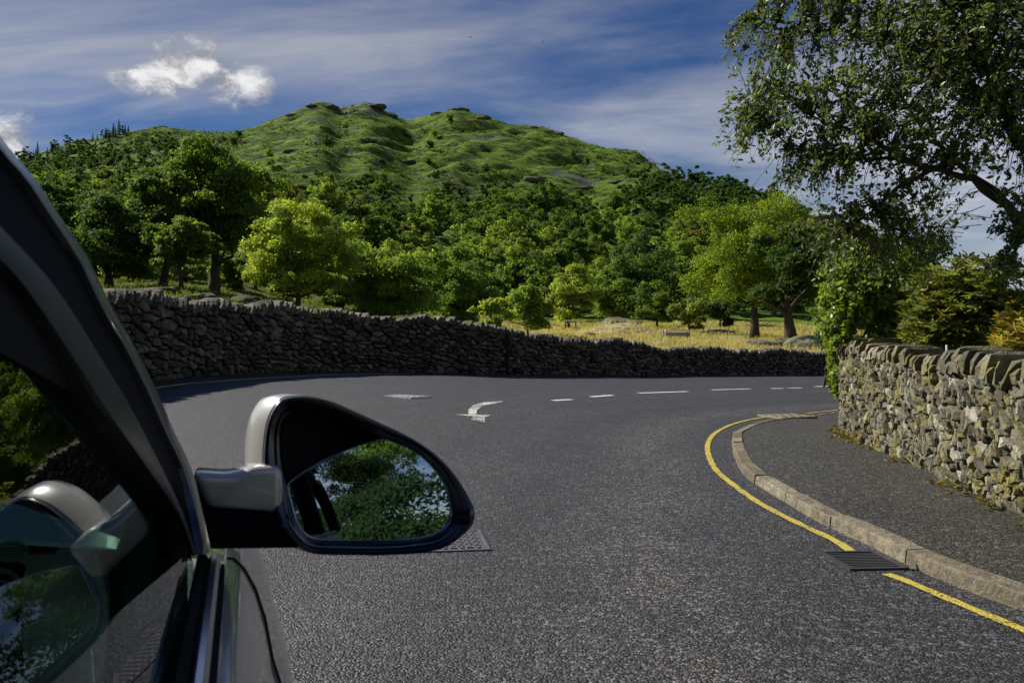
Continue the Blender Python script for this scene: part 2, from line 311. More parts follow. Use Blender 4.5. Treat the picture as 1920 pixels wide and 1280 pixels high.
F = np.stack([idx[:-1, :-1], idx[:-1, 1:], idx[1:, 1:], idx[1:, :-1]], -1).reshape(-1, 4)
tag(obj('hillside_ground', np.stack([Xg, Yg, Zg], -1).reshape(-1, 3), F, M['ground'], smooth=True), 'grassy ground rising from the road to a craggy green fell', kind='structure')

# ------------------------------------------------------------------ road, markings, pavement
def resample(P, n, y0, y1):
    S = smooth_path([(a, b, 0) for a, b in P], 0.25); S = [p for p in S if y0 <= p.y <= y1]
    L = [0.0]
    for a, b in zip(S[:-1], S[1:]): L.append(L[-1]+(b-a).length)
    t = np.linspace(0, L[-1], n); return np.stack([np.interp(t, L, [p.x for p in S]), np.interp(t, L, [p.y for p in S])], 1)
def strip(A, B, k, zf):
    A = np.asarray(A); B = np.asarray(B); t = np.linspace(0, 1, k+1)[None, :, None]
    P = A[:, None, :2]*(1-t)+B[:, None, :2]*t; Z = zf(P[..., 0], P[..., 1]); V = np.concatenate([P, Z[..., None]], -1).reshape(-1, 3)
    n = len(A); ix = np.arange(n*(k+1)).reshape(n, k+1)
    return V, np.stack([ix[:-1, :-1], ix[:-1, 1:], ix[1:, 1:], ix[1:, :-1]], -1).reshape(-1, 4)
NR = 240
V, F = strip(resample(FW, NR, -60, 60), resample(RW, NR, -60, 40), 40, lambda x, y: road_z(x, y))
road = tag(obj('road', V, F, M['road'], smooth=True, tone=np.tile(np.linspace(0, 1, 41), NR)), 'coarse dark grey tarmac road bending to the right', kind='structure')
def line_mark(name, pts, w, mtl, label=None, dz=0.006):
    P = smooth_path(pts, 0.12); V = []; F = []
    for i, p_ in enumerate(P):
        t = (P[min(i+1, len(P)-1)]-P[max(i-1, 0)]); t.z = 0; t.normalize(); nrm = Vector((-t.y, t.x, 0))
        ww = w*(1+0.10*math.sin(i*1.7)+0.06*math.sin(i*4.1))
        for s_ in (-1, 1):
            v = p_+nrm*s_*ww/2; V.append((v.x, v.y, float(road_z(v.x, v.y))+dz))
    F = [(2*i, 2*i+1, 2*i+3, 2*i+2) for i in range(len(P)-1)]
    o = obj(name, V, F, mtl, road)
    if label: o['label'] = label
    return o
G = lambda L: [gp(a, b) for a, b in L]
line_mark('yellow_line', G([(1596, 1035), (1563, 1013), (1493, 980), (1447, 957), (1407, 933), (1363, 900), (1343, 882), (1332, 863), (1327, 847), (1328, 830), (1340, 813), (1367, 798), (1393, 790), (1427, 783), (1440, 782)]), 0.058, M['paint_y'], 'yellow line curving round the kerb')
line_mark('yellow_line', G([(1513, 775), (1550, 771), (1582, 767), (1640, 757)]), 0.058, M['paint_y'], 'short yellow line past the pavement cover')
p0, p1 = gp(1661, 1077), gp(1916, 1182); line_mark('yellow_line', [p0, gp(1697, 1090), gp(1786, 1128), p1, p1+(p1-p0)*1.5], 0.058, M['paint_y'], 'straight yellow line before the gully grate')
p0 = gp(295, 727); line_mark('yellow_line', [p0+Vector((-0.9, -8, 0)), p0, gp(400, 716), gp(480, 710), gp(550, 706), gp(650, 702), gp(770, 700)], 0.11, M['paint_y_faded'], 'faded yellow line below the long dry stone wall')
for a, b in [((1037, 751), (1073, 749)), ((1108, 744), (1148, 741)), ((1198, 737), (1290, 734)), ((1335, 731), (1407, 729)), ((1446, 728.5), (1468, 728)), ((1478, 727.5), (1503, 727)), ((1527, 725), (1563, 723)), ((1590, 721), (1660, 718))]:
    line_mark('centre_line_dash', G([a, b]), 0.13, M['paint_w'])
def poly_mark(name, pts, mtl, parent, dz):
    V = [gp(a, b)+Vector((0, 0, dz)) for a, b in pts]; return obj(name, V, [tuple(range(len(V)))], mtl, parent)
mb = MB(); oa = [(943, 752), (907, 754.5), (887, 760), (878, 769), (879, 777)]; ia = [(943, 754), (915, 759), (903, 763), (894, 770), (894, 777)]
for i in range(4): mb.add([gp(*oa[i])+Vector((0, 0, .006)), gp(*oa[i+1])+Vector((0, 0, .006)), gp(*ia[i+1])+Vector((0, 0, .006)), gp(*ia[i])+Vector((0, 0, .006))], [(0, 1, 2, 3)])
mb.add([gp(a, b)+Vector((0, 0, .006)) for a, b in [(853, 777.2), (922, 778.5), (909, 783), (910, 793), (882, 787), (888, 781)]], [(0, 1, 2, 3, 4, 5)])
arrow = mb.build('arrow_marking', M['paint_worn'], road); arrow['label'] = 'worn white curved arrow painted on the tarmac'
# kerb and pavement
kp = [gp(*a) for a in [(1916, 1145), (1747, 1081), (1623, 1020), (1537, 980), (1477, 945), (1433, 918), (1403, 898), (1382, 872), (1373, 842), (1375, 820), (1387, 807), (1406, 797), (1440, 789), (1500, 783), (1580, 772)]]
d0 = (kp[0]-kp[1]); kp = [Vector((1.55, -8, 0)), Vector((1.78, 0.0, 0)), kp[0]+d0.normalized()*1.6]+kp+[Vector((8.6, 20.2, 0)), Vector((13.5, 23.4, 0)), Vector((22, 28, 0))]
for v in kp: v.z = 0
KP = smooth_path(kp, 0.06); KL = [0.0]
for a, b in zip(KP[:-1], KP[1:]): KL.append(KL[-1]+(b-a).length)
def kat(s):
    s = min(max(s, 0), KL[-1]-1e-3); i = int(np.searchsorted(KL, s, side='right'))-1; f = (s-KL[i])/max(KL[i+1]-KL[i], 1e-6)
    p_ = KP[i].lerp(KP[i+1], f); a = KP[max(i-3, 0)]; b = KP[min(i+4, len(KP)-1)]; t = (b-a).normalized(); return p_, Vector((t.y, -t.x, 0))     # normal toward the pavement
def kerb_h(p_): return 0.022+0.056*(1-float(sstep(10.8, 13.0, p_.y)))
pav_z = lambda x, y: road_z(x, y)+0.022+0.056*(1-sstep(10.8, 13.0, y))
A = []; B = []
RWs = resample(RW, 400, -9, 29)
ss_ = np.linspace(0.2, KL[-1]-0.2, 260)
for i, s in enumerate(ss_):
    p_, nn = kat(s); a = p_+nn*0.12; A.append((a.x, a.y))
kn = np.array(A); rt = np.linspace(0, 399, 260).astype(int)
# pair each kerb sample with the nearest wall sample, kept in order
prev = 0; B = []
for a in kn:
    j = prev+int(np.argmin(np.hypot(RWs[prev:prev+40, 0]-a[0], RWs[prev:prev+40, 1]-a[1]))); prev = j; B.append(RWs[j])
V, F = strip(kn, np.array(B)+np.array([0.1, -0.02]), 10, lambda x, y: pav_z(x, y)-0.004+0.004*fbm(x*1.5, y*1.5, 2))
pav = tag(obj('pavement', V, F, M['path'], smooth=True), 'dark tarmac footway between kerb and garden wall', kind='structure')
rnd = random.Random(3); s = 0.3
while s < KL[-1]-1.2:
    L = rnd.uniform(0.82, 0.98); p_, _ = kat(s)
    if 9.5 < p_.y < 14: L *= 0.45
    rings = []; dzj = rnd.uniform(-.005, .005); oj = rnd.uniform(-.006, .006)
    for k in range(5):
        p_, nn = kat(s+0.009+(L-0.018)*k/4); h = kerb_h(p_)+dzj; z0 = float(road_z(p_.x, p_.y)); e = 0.006 if k in (0, 4) else 0.0
        w = 0.112
        prof = [(oj-0.005, -0.06), (oj+e, h*0.55), (oj+0.003+e, h-0.012), (oj+0.014, h-0.001-e), (oj+w*0.7, h+0.003-e), (oj+w, h+0.004-e), (oj+w, -0.06)]
        rings.append([p_+nn*a+Vector((0, 0, z0+b)) for a, b in prof])
    V, F = loft(rings); o = obj('kerb_stone', V, F, M['kerb'], pav, tone=rnd.random()); s += L
# iron covers and gratings
def ground_frame(pts):
    P = [gp(a, b) for a, b in pts]; c = sum(P, Vector())/4; ux = ((P[1]-P[0])+(P[2]-P[3])).normalized(); w = ((P[1]-P[0]).length+(P[2]-P[3]).length)/2; h = ((P[3]-P[0]).length+(P[2]-P[1]).length)/2
    return c, math.atan2(ux.y, ux.x), w, h
def cover(name, label, c, rz, w, h, mtl, studs, z, frame_m=None):
    e = empty(name, (c.x, c.y, z), rz); tag(e, label, 'drain cover' if 'cover' in name else 'drain grate')
    MB().box((0, 0, -0.02), (w/2-0.03, h/2-0.03, 0.022)).build('plate', mtl, e)
    fm = MB()
    for sx in (-1, 1): fm.box((sx*(w/2-0.012), 0, -0.020), (0.012, h/2, 0.026)); fm.box((0, sx*(h/2-0.012), -0.0205), (w/2-0.0245, 0.012, 0.026))
    fm.build('frame', frame_m or mtl, e)
    st = MB(); nx, ny = studs; cw = (w-0.08)/nx; ch = (h-0.08)/ny
    for i in range(nx):
        for j in range(ny): st.box((-w/2+0.04+cw*(i+.5), -h/2+0.04+ch*(j+.5), 0.005), (cw*(0.40 if (i+j) % 2 else 0.2), ch*(0.2 if (i+j) % 2 else 0.4), 0.005))
    o = st.build('tread_stud', mtl, e); o['kind'] = 'stuff'
    return e
def grate(label, c, rz, w, h, n, z, mtl=None):
    e = tag(empty('gully_grate', (c.x, c.y, z), rz), label, 'drain grate'); m_ = mtl or M['iron']
    MB().box((0, 0, -0.03), (w/2, h/2, 0.02)).build('gully_pit', M['iron_dark'], e)
    fm = MB()
    for sx in (-1, 1): fm.box((sx*(w/2-0.012), 0, 0.0), (0.012, h/2, 0.008)); fm.box((0, sx*(h/2-0.012), -0.0005), (w/2-0.0245, 0.012, 0.008))
    fm.build('frame', m_, e)
    for i in range(n): MB().box((-w/2+0.024+(w-0.048)*(i+.5)/n, 0, -0.003), ((w-0.048)/n*0.26, h/2-0.0245, 0.006)).build('bar', m_, e)
    MB().box((0, 0, -0.004), (w/2-0.03, 0.008, 0.004)).build('cross_bar', m_, e)
    return e
c, rz, w, h = ground_frame([(845, 1032), (917, 1032), (897, 994), (840, 994)])
c = Vector((-0.37, 5.45, 0)); cover('inspection_cover', 'ribbed iron drain cover in the tarmac beside the door mirror', c, R(8.4), 0.42, 0.56, M['iron'], (7, 10), 0.004)
c, rz, w, h = ground_frame([(703, 740), (783, 749), (798, 745), (720, 736)]); cover('inspection_cover', 'shiny pale metal inspection cover in the far lane', c, rz, w, h, simple('bright_steel', (0.62, 0.62, 0.68), 0.35, metal=0.75, scale=10, var=0.2), (14, 6), c.z+0.004)
c, rz, w, h = ground_frame([(1440, 785), (1517, 786), (1500, 781), (1445, 780)]); cover('pavement_cover', 'buff inspection cover in the footway at the bend', c, rz, w, min(h, 0.7), simple('buff_iron', (0.22, 0.19, 0.14), 0.6, metal=0.2), (8, 4), c.z+0.035)
pa = gp(1636, 1060); p_, nn = kat(0)
best = min(range(0, len(KP)), key=lambda i: (KP[i]-Vector((pa.x, pa.y, 0))).length); tt = (KP[best+4]-KP[best-4]).normalized()
ca = KP[best]-Vector((tt.y, -tt.x, 0))*0.20; ca = ca+tt*0.12; grate('black iron gully grate against the granite kerb', Vector((ca.x, ca.y, 0)), math.atan2(tt.y, tt.x), 0.40, 0.32, 10, float(road_z(ca.x, ca.y))+0.004, M['iron_mid'])
pc = gp(1715, 1068); tag(obj('stone_chip', [tuple(pc+Vector((a*.035, b*.022, c_*.02+.012))) for a, b, c_ in [(-1, 0, 0), (0, -1, -.3), (1, 0, 0), (0, 1, -.3), (.1, .1, 1), (0, 0, -.8)]], [(0, 1, 4), (1, 2, 4), (2, 3, 4), (3, 0, 4), (1, 0, 5), (2, 1, 5), (3, 2, 5), (0, 3, 5)], M['kerb'], tone=.9), 'pale stone chip lying by the gully grate', 'stone')
pc = gp(1080, 703); tag(obj('litter', [tuple(pc+Vector((a*.2, b*.1, c_*.08+.01))) for a, b, c_ in [(-1, -1, 0), (1, -1, .2), (1.2, 1, .9), (-.8, 1, .6), (0, 0, 1.3)]], [(0, 1, 4), (1, 2, 4), (2, 3, 4), (3, 0, 4)], M['white']), 'scrap of pale blue-white litter below the lower stone wall', 'litter')

# ------------------------------------------------------------------ dry stone walls
def clip(poly, a, b, c):            # keep a*x+b*y<=c
    o = []
    for i in range(len(poly)):
        p_, q_ = poly[i], poly[(i+1) % len(poly)]; dp = a*p_[0]+b*p_[1]-c; dq = a*q_[0]+b*q_[1]-c
        if dp <= 0: o.append(p_)
        if (dp < 0) != (dq < 0) and abs(dp-dq) > 1e-12: t = dp/(dp-dq); o.append((p_[0]+t*(q_[0]-p_[0]), p_[1]+t*(q_[1]-p_[1])))
    return o
def stone_wall(label, P, side, base, H, sw, sh, mtl, seed, thick=0.42, cope=(0.2, 0.3, 0.07, 0.14), lean=0.3, gap=0.016, prou=0.035, nparts=300, twist=0.0, smooth=False, drop=0.16):
    rd = random.Random(seed); S = smooth_path([(a, b, 0) for a, b in P], 0.15); L = [0.0]
    for a, b in zip(S[:-1], S[1:]): L.append(L[-1]+(b-a).length)
    def at(s):
        s_ = min(max(s, 0), L[-1]-1e-4); i = int(np.searchsorted(L, s_, side='right'))-1; p_ = S[i].lerp(S[i+1], (s_-L[i])/(L[i+1]-L[i])); a = S[max(i-2, 0)]; b = S[min(i+3, len(S)-1)]; t = (b-a).normalized()
        return p_+t*(s-s_), Vector((t.y, -t.x, 0))*side, t
    def W(s, t, dpt): p_, n_, _ = at(s); v = p_+n_*dpt; return (v.x, v.y, base(p_.x, p_.y)+t)
    e = empty('dry_stone_wall', (S[0].x, S[0].y, base(S[0].x, S[0].y))); off = Vector(e.location); tag(e, label, 'wall')
    LT = L[-1]; pts = []; t = sh*0.4
    hmax = max(H(s) for s in np.linspace(0, LT, 40))-cope[0]*0.8
    while t < hmax:
        rh = sh*rd.uniform(0.75, 1.3); s = rd.uniform(0, sw)
        while s < LT:
            if rd.random() > drop: pts.append((s+rd.uniform(-.2, .2)*sw, t+rd.uniform(-.32, .32)*sh))
            s += sw*rd.choice([0.45, 0.6, 0.85, 1.1, 1.5, 2.1])
        t += rh
    ky = sw/sh*0.95; ct, st_ = math.cos(twist), math.sin(twist); Q = [(a*ct+b*st_, (-a*st_+b*ct)*ky) for a, b in pts]; grid = {}; cs = sw*2
    for i, q_ in enumerate(Q): grid.setdefault((int(q_[0]//cs), int(q_[1]//cs)), []).append(i)
    stones = []
    for i, (qx, qy) in enumerate(Q):
        r = sw*2; poly = [(qx-r, qy-r), (qx+r, qy-r), (qx+r, qy+r), (qx-r, qy+r)]; gx, gy = int(qx//cs), int(qy//cs)
        nb = sorted((j for a in (-1, 0, 1) for b in (-1, 0, 1) for j in grid.get((gx+a, gy+b), ()) if j != i), key=lambda j: (Q[j][0]-qx)**2+(Q[j][1]-qy)**2)[:14]
        for j in nb:
            ax, ay = Q[j][0]-qx, Q[j][1]-qy; poly = clip(poly, ax, ay, ax*(qx+Q[j][0])/2+ay*(qy+Q[j][1])/2)
            if len(poly) < 3: break
        if len(poly) < 3: continue
        poly = [(a*ct-b/ky*st_, a*st_+b/ky*ct) for a, b in poly]; top = H(pts[i][0])-cope[0]*0.75
        for cl in ((0, -1, 0.03), (0, 1, top), (-1, 0, 0.0), (1, 0, LT)): poly = clip(poly, *cl) if len(poly) > 2 else poly
        if len(poly) < 3: continue
        cx = sum(a for a, b in poly)/len(poly); cy = sum(b for a, b in poly)/len(poly)
        size = max(max(abs(a-cx) for a, b in poly), 1e-3); hs = max(max(abs(b-cy) for a, b in poly), 1e-3)
        if size*hs < 0.0006: continue
        if len(poly) < 5:             # round off very angular cells
            np_ = []
            for k in range(len(poly)): a, b = poly[k], poly[(k+1) % len(poly)]; np_ += [(a[0]*.72+b[0]*.28, a[1]*.72+b[1]*.28), (a[0]*.28+b[0]*.72, a[1]*.28+b[1]*.72)]
            poly = np_
        n = len(poly); dp = rd.uniform(-0.6, 1.0)*prou; tx, ty = rd.gauss(0, .16), rd.gauss(-.05, .16); fx = 1-gap/max(size, gap*1.6); fy = 1-gap/max(hs, gap*1.6)
        V = []; jj = [rd.uniform(0.88, 1.06) for _ in poly]
        for (sc, dd) in ((1.0, -0.10), (0.99, dp-prou*0.55), (0.82, dp)):
            for k, (a, b) in enumerate(poly):
                u = (a-cx)*fx*sc*jj[k]; v = (b-cy)*fy*sc*jj[k]; V.append(W(cx+u, cy+v, dd+tx*u+ty*v+(rd.uniform(-.012, .012) if dd > -0.09 else 0)))
        V.append(W(cx+rd.uniform(-.2, .2)*size, cy+rd.uniform(-.2, .2)*hs, dp+prou*rd.uniform(0.05, 0.4)))
        F = [(k, (k+1) % n, n+(k+1) % n, n+k) for k in range(n)]+[(n+k, n+(k+1) % n, 2*n+(k+1) % n, 2*n+k) for k in range(n)]+[(2*n+k, 2*n+(k+1) % n, 3*n) for k in range(n)]
        pw = Vector(W(cx, cy, 0)); vis = size*hs/((pw-Vector((0, 0, 1.2))).length_squared)
        if not (pw.y > 1 and -40 < CX+FPX*pw.x/pw.y < 1980): vis *= 0.001
        stones.append((vis, V, F, rd.random(), 'stone'))
    s = 0.0
    while s < LT:
        w = rd.uniform(cope[2], cope[3]); hh = rd.uniform(cope[0], cope[1]); z0 = H(s)-cope[0]*0.8+rd.uniform(-.03, .02); ln = lean*rd.uniform(0.3, 1.5); dj = rd.uniform(-.03, .04)
        rings = []
        for (f, sx, sd) in ((0, 1.0, 1.0), (0.55, 1.0, 1.04), (0.9, 0.75, 0.9), (1.0, 0.35, 0.6)):
            ring = []
            for (a, b) in ((-.5, 0.04), (.5, 0.04), (.56, -.5), (.5, -1.0), (-.5, -1.0), (-.56, -.5)):
                dpt = -thick/2+(b+.5)*thick*sd+dj
                ring.append(W(s+w/2+a*w*sx*1.02+f*hh*ln+rd.uniform(-.006, .006), z0+f*hh*(1+rd.uniform(-.04, .04)), dpt+rd.uniform(-.012, .012)))
            rings.append(ring)
        V, F = loft(rings); pw = Vector(V[0]); vis = w*hh/((pw-Vector((0, 0, 1.2))).length_squared)*0.7
        if not (pw.y > 1 and -40 < CX+FPX*pw.x/pw.y < 1980): vis *= 0.001
        stones.append((vis, V, F, rd.random(), 'coping_stone')); s += w*0.97
    for kind in ('stone', 'coping_stone'):
        Ls = sorted([q_ for q_ in stones if q_[4] == kind], key=lambda q_: -q_[0]); VV = []; FF = []; tn = []
        for i, (vis, V, F, tone, _) in enumerate(Ls):
            V = [(a-off.x, b-off.y, c_-off.z) for a, b, c_ in V]
            if i < (nparts if kind == 'stone' else 110): obj(kind, V, F, mtl, e, smooth, tone=tone)
            else:
                b = len(VV); VV += V; FF += [tuple(k+b for k in f) for f in F]; tn += [tone]*len(V)
        if VV: tag(obj('rubble' if kind == 'stone' else 'coping', VV, FF, mtl, e, smooth, tone=np.array(tn)), kind='stuff')
    rings = []
    for s in np.arange(0, LT+0.3, 0.3):
        s = min(s, LT); h = H(s)-cope[0]*0.75
        rings.append([Vector(W(s, a, b))-off for a, b in ((-0.3, -0.085), (h, -0.085), (h, -thick+0.02), (-0.3, -thick+0.02))])
    V, F = loft(rings); obj('wall_core', V, F, M['core'], e); return e
base_r = lambda x, y: float(road_z(x, y))
base_p = lambda x, y: float(pav_z(x, y))
FWa = [(-8.4, 0.0), (-7.4, 10), (-6.75, 17.3), (-5.1, 24), (-1.45, 27.6), (-0.4, 28.6)]
FWb = [(-0.45, 28.55), (0.2, 29.2), (4.9, 35), (15.5, 44), (26, 51), (45, 60)]
def hA(s): return 1.55+0.06*math.sin(s*0.9)+0.04*math.sin(s*2.3)-0.22*float(sstep(28.5, 31.0, s))
def hB(s): return 1.24+0.05*math.sin(s*1.1)+0.03*math.sin(s*2.9)-0.18*float(sstep(8.6, 9.2, s))+0.12*float(sstep(1.5, 0.0, s))
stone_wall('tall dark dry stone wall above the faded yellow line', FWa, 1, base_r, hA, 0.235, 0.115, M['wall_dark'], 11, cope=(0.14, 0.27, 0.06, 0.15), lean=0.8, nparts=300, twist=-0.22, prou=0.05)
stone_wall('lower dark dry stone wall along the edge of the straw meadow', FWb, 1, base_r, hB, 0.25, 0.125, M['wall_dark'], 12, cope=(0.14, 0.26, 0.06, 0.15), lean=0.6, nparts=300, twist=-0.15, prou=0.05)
def hC(s): return 0.90+0.15*float(sstep(5.0, 11.0, s))+0.03*math.sin(s*1.3)+0.02*math.sin(s*3.7)
stone_wall('pale lichened garden wall beside the footway', [(2.75, 0), (2.95, 3.2), (3.3, 5.9), (3.72, 8.4), (4.08, 10.9), (4.55, 12.5), (5.5, 14.3), (7.4, 16.6), (11, 19.5)], -1, base_p, hC, 0.092, 0.050, M['wall_pale'], 13, twist=0.75, drop=0.24,
           thick=0.36, cope=(0.09, 0.19, 0.04, 0.12), lean=-0.7, gap=0.007, prou=0.034, nparts=300)
pw = Vector((3.62, 7.55, 0)); zt = base_p(3.6, 7.5)+1.04
mb = MB().tube([(pw.x, pw.y, zt-0.25), (pw.x, pw.y, zt+0.06)], 0.009, 8); tag(mb.build('marker_post', M['white']), 'thin white upright post on top of the garden wall', 'post')

# ------------------------------------------------------------------ foliage
def leaves(rng, P, N, size, aspect=0.5, hexa=False, droop=0.0, tdir=None):
    """P centres, N preferred normals; returns vertex array and face array of pointed leaves"""
    n = len(P); N = N/np.maximum(np.linalg.norm(N, axis=1, keepdims=True), 1e-6)
    T = rng.normal(size=(n, 3)) if tdir is None else tdir+rng.normal(size=(n, 3))*0.35
    T[:, 2] -= droop; T = T-N*np.sum(T*N, 1, keepdims=True); T /= np.maximum(np.linalg.norm(T, axis=1, keepdims=True), 1e-6)
    B = np.cross(N, T); l = (size*(0.65+0.7*rng.rand(n)))[:, None]; w = l*aspect
    if hexa:
        V = np.stack([P-T*l*.5, P-T*l*.18+B*w*.5+N*l*.05, P+T*l*.2+B*w*.42+N*l*.03, P+T*l*.55-N*l*.08, P+T*l*.2-B*w*.42+N*l*.03, P-T*l*.18-B*w*.5+N*l*.05], 1)
        F = np.arange(n*6).reshape(n, 6); F = np.concatenate([F[:, [0, 1, 2, 3]], F[:, [0, 3, 4, 5]]])
        return V.reshape(-1, 3), F, 6
    V = np.stack([P-T*l*.5, P+B*w*.5, P+T*l*.5, P-B*w*.5], 1); return V.reshape(-1, 3), np.arange(n*4).reshape(n, 4), 4
def lobe_leaves(rng, lobes, per, size, flat=0.8, **kw):
    Ps = []; Ns = []; Ts = []
    rm = np.mean([l[3] for l in lobes])
    for (cx, cy, cz, r) in lobes:
        n = max(8, int(per*(r/rm)**2)); D = rng.normal(size=(n, 3)); D /= np.linalg.norm(D, axis=1, keepdims=True); D[:, 2] = np.where(D[:, 2] < -0.35, -D[:, 2], D[:, 2])
        uu = rng.rand(n); rr = r*np.where(uu < 0.66, 0.80+0.30*rng.rand(n), np.where(uu < .86, 0.3+0.6*rng.rand(n), 1.05+.55*rng.rand(n))); rr = rr*(1+0.25*np.sin(D[:, 0]*5+cx*3)*np.sin(D[:, 1]*5+cy*3)*np.sin(D[:, 2]*4+cz))
        Ps.append(np.array([cx, cy, cz])+D*rr[:, None]*np.array([1, 1, flat])); Ns.append(D*0.8+rng.normal(size=(n, 3))*0.55+np.array([0, 0, 0.3])); Ts.append(np.clip(0.5+(rng.rand()-.5)*0.5+rng.normal(size=n)*0.16, 0, 1))
    P = np.concatenate(Ps); V, F, k = leaves(rng, P, np.concatenate(Ns), size, **kw); return V, F, np.repeat(np.concatenate(Ts), k)
def crown_lobes(rng, R_, Hc, z0, n, lr=(0.26, 0.42), bot=-0.55):
    """boughs over an uneven egg (R_ radius, Hc crown height, z0 crown base), each a bunch of leaf lobes of mixed size"""
    L = []; th = rng.rand()*7; nb_ = max(7, n//6)
    for i in range(nb_):
        u = bot+(1-bot)*(i+.5)/nb_; a = th+i*2.39996+rng.normal()*0.35; q_ = math.sqrt(max(0.02, 1-u*u)); k = 0.62*(0.72+0.5*rng.rand())
        bulge = 1+0.2*math.sin(a*2+th+u*2)+0.14*math.sin(a*3+1.3*th-u*3); br = R_*rng.uniform(0.30, 0.48)
        c = np.array([math.cos(a)*q_*R_*k*bulge, math.sin(a)*q_*R_*k*bulge, z0+Hc*0.48+u*Hc*0.5*k*1.25])
        for m_ in range(max(3, int(round(n/nb_*rng.uniform(.7, 1.3))))):
            D = rng.normal(size=3); D /= np.linalg.norm(D); D[2] = D[2]*.75+.12; r = br*rng.uniform(0.24, 0.58); p_ = c+D*br*rng.uniform(.45, 1.0); p_[2] = max(p_[2], z0*0.6+r*.5); L.append((*p_, r))
    for i in range(n//6): L.append((rng.normal()*R_*.2, rng.normal()*R_*.2, z0+Hc*(0.25+0.45*rng.rand()), R_*0.27))
    return L
def wood(rng, lobes, z0, H, r0, nlimb, sides=7, lean=(0, 0)):
    mb = MB(); top = z0+(H-z0)*0.62; bend = rng.normal(size=2)*0.04*H; tp = []
    for i in range(7):
        f = i/6; tp.append(Vector((bend[0]*math.sin(f*2.6)+lean[0]*f, bend[1]*math.sin(f*2.1)+lean[1]*f, -0.35+f*(top+0.35))))
    mb.tube(tp, [r0*(1.45 if i == 0 else 1.08 if i == 1 else 1-0.13*i) for i in range(7)], sides)
    idx_ = rng.permutation(len(lobes))[:nlimb]
    for j in idx_:
        c_ = Vector(lobes[j][:3]); f = min(0.93, max(0.33, (c_.z*0.72)/max(top, .1)*rng.uniform(.75, 1.0))); k = f*6; i = min(int(k), 5); a = tp[i].lerp(tp[i+1], k-i)
        mid = a.lerp(c_, 0.5)+Vector((rng.normal()*.05*H, rng.normal()*.05*H, -0.03*H*rng.rand())); rr = r0*(0.5-0.25*f)
        mb.tube([a, a.lerp(mid, .5)+Vector((0, 0, .01*H)), mid, mid.lerp(c_, .6), c_], [rr, rr*.8, rr*.6, rr*.4, rr*.15], 5)
    return mb
def add_tree(name, label, loc, crown_me, trunk_me, colr, sc=1.0, rz=0.0, cat='tree', group=None, sz=1.0):
    e = empty(name, loc, rz); e.scale = (sc, sc, sc*sz); tag(e, label, cat, group)
    c_ = link(bpy.data.objects.new('crown', crown_me), e); c_.color = (*colr, 1)
    if trunk_me: link(bpy.data.objects.new('trunk', trunk_me), e)
    return e
def make_tree(seed, H, R_, clear, nl, per, leaf, r0, nlimb=14, lr=(0.22, 0.38), bot=-0.6, **kw):
    rng = np.random.RandomState(seed); L = crown_lobes(rng, R_, H-clear, clear, nl, lr, bot); V, F, T = lobe_leaves(rng, L, per, leaf*.9, **kw)
    return mesh('crown', V, F, M['leaf'], tone=T), (lambda b: mesh('trunk', b.V, b.F, M['bark'], True))(wood(rng, L, clear, H, r0, nlimb))
def place(px, Y): x = (px-CX)/FPX*Y; return (x, Y, gzf(x, Y)-0.05)
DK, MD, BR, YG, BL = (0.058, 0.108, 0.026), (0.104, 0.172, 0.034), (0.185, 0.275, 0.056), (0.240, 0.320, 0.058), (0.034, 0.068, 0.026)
# trees that stand out one by one: px, depth, height m, radius m, clear trunk, colour
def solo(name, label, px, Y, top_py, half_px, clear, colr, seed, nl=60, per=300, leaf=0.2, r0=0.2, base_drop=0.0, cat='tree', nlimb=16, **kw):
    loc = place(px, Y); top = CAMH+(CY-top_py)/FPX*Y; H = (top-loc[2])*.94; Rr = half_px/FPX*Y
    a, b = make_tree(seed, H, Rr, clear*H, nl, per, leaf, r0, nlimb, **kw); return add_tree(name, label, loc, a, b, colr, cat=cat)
solo('oak_tree', 'big dark oak on the mossy bank above the tall wall', 400, 46, 262, 122, 0.16, MD, 21, 110, 520, 0.20, 0.28, bot=-.75, lr=(.17,.33))
solo('oak_tree', 'tall narrow oak with bare dark trunk left of the big oak', 300, 44, 325, 85, 0.24, MD, 22, 70, 420, 0.19, 0.2, bot=-.8, lr=(.18,.34))
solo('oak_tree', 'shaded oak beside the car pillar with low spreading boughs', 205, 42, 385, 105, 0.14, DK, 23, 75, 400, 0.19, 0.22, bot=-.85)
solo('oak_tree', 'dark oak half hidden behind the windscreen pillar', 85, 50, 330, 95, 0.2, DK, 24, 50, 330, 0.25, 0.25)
solo('slender_tree', 'slim tree with two thin stems below the big oak', 345, 40, 400, 70, 0.26, MD, 25, 44, 330, 0.17, 0.11, bot=-.8)
solo('ash_tree', 'bright yellow-green ash with a slim trunk just behind the tall wall', 553, 38, 368, 100, 0.05, YG, 26, 120, 420, 0.135, 0.14, lr=(0.14, 0.28), bot=-.93)
solo('hawthorn_tree', 'rounded bright green hawthorn behind the middle of the tall wall', 728, 44, 445, 96, 0.02, BR, 27, 100, 430, 0.155, 0.15, bot=-0.97, lr=(.16,.32))
solo('ash_tree', 'pale blue-green ash behind the rounded hawthorn', 862, 58, 455, 86, 0.03, (0.13, 0.21, 0.045), 28, 85, 400, 0.19, 0.16, bot=-0.95, lr=(.17,.32))
solo('sallow_bush', 'low bright sallow bush where the tall wall steps down', 925, 50, 535, 45, 0.02, YG, 29, 30, 300, 0.18, 0.08, bot=-0.95, cat='bush')
solo('sallow_bush', 'broad light green sallow bush at the left end of the straw meadow', 990, 64, 510, 62, 0.02, BR, 30, 40, 320, 0.22, 0.1, bot=-0.95, cat='bush')
solo('birch_tree', 'light green leafy birch behind the meadow plank', 1068, 84, 488, 62, 0.04, YG, 31, 50, 320, 0.28, 0.14, bot=-0.95)
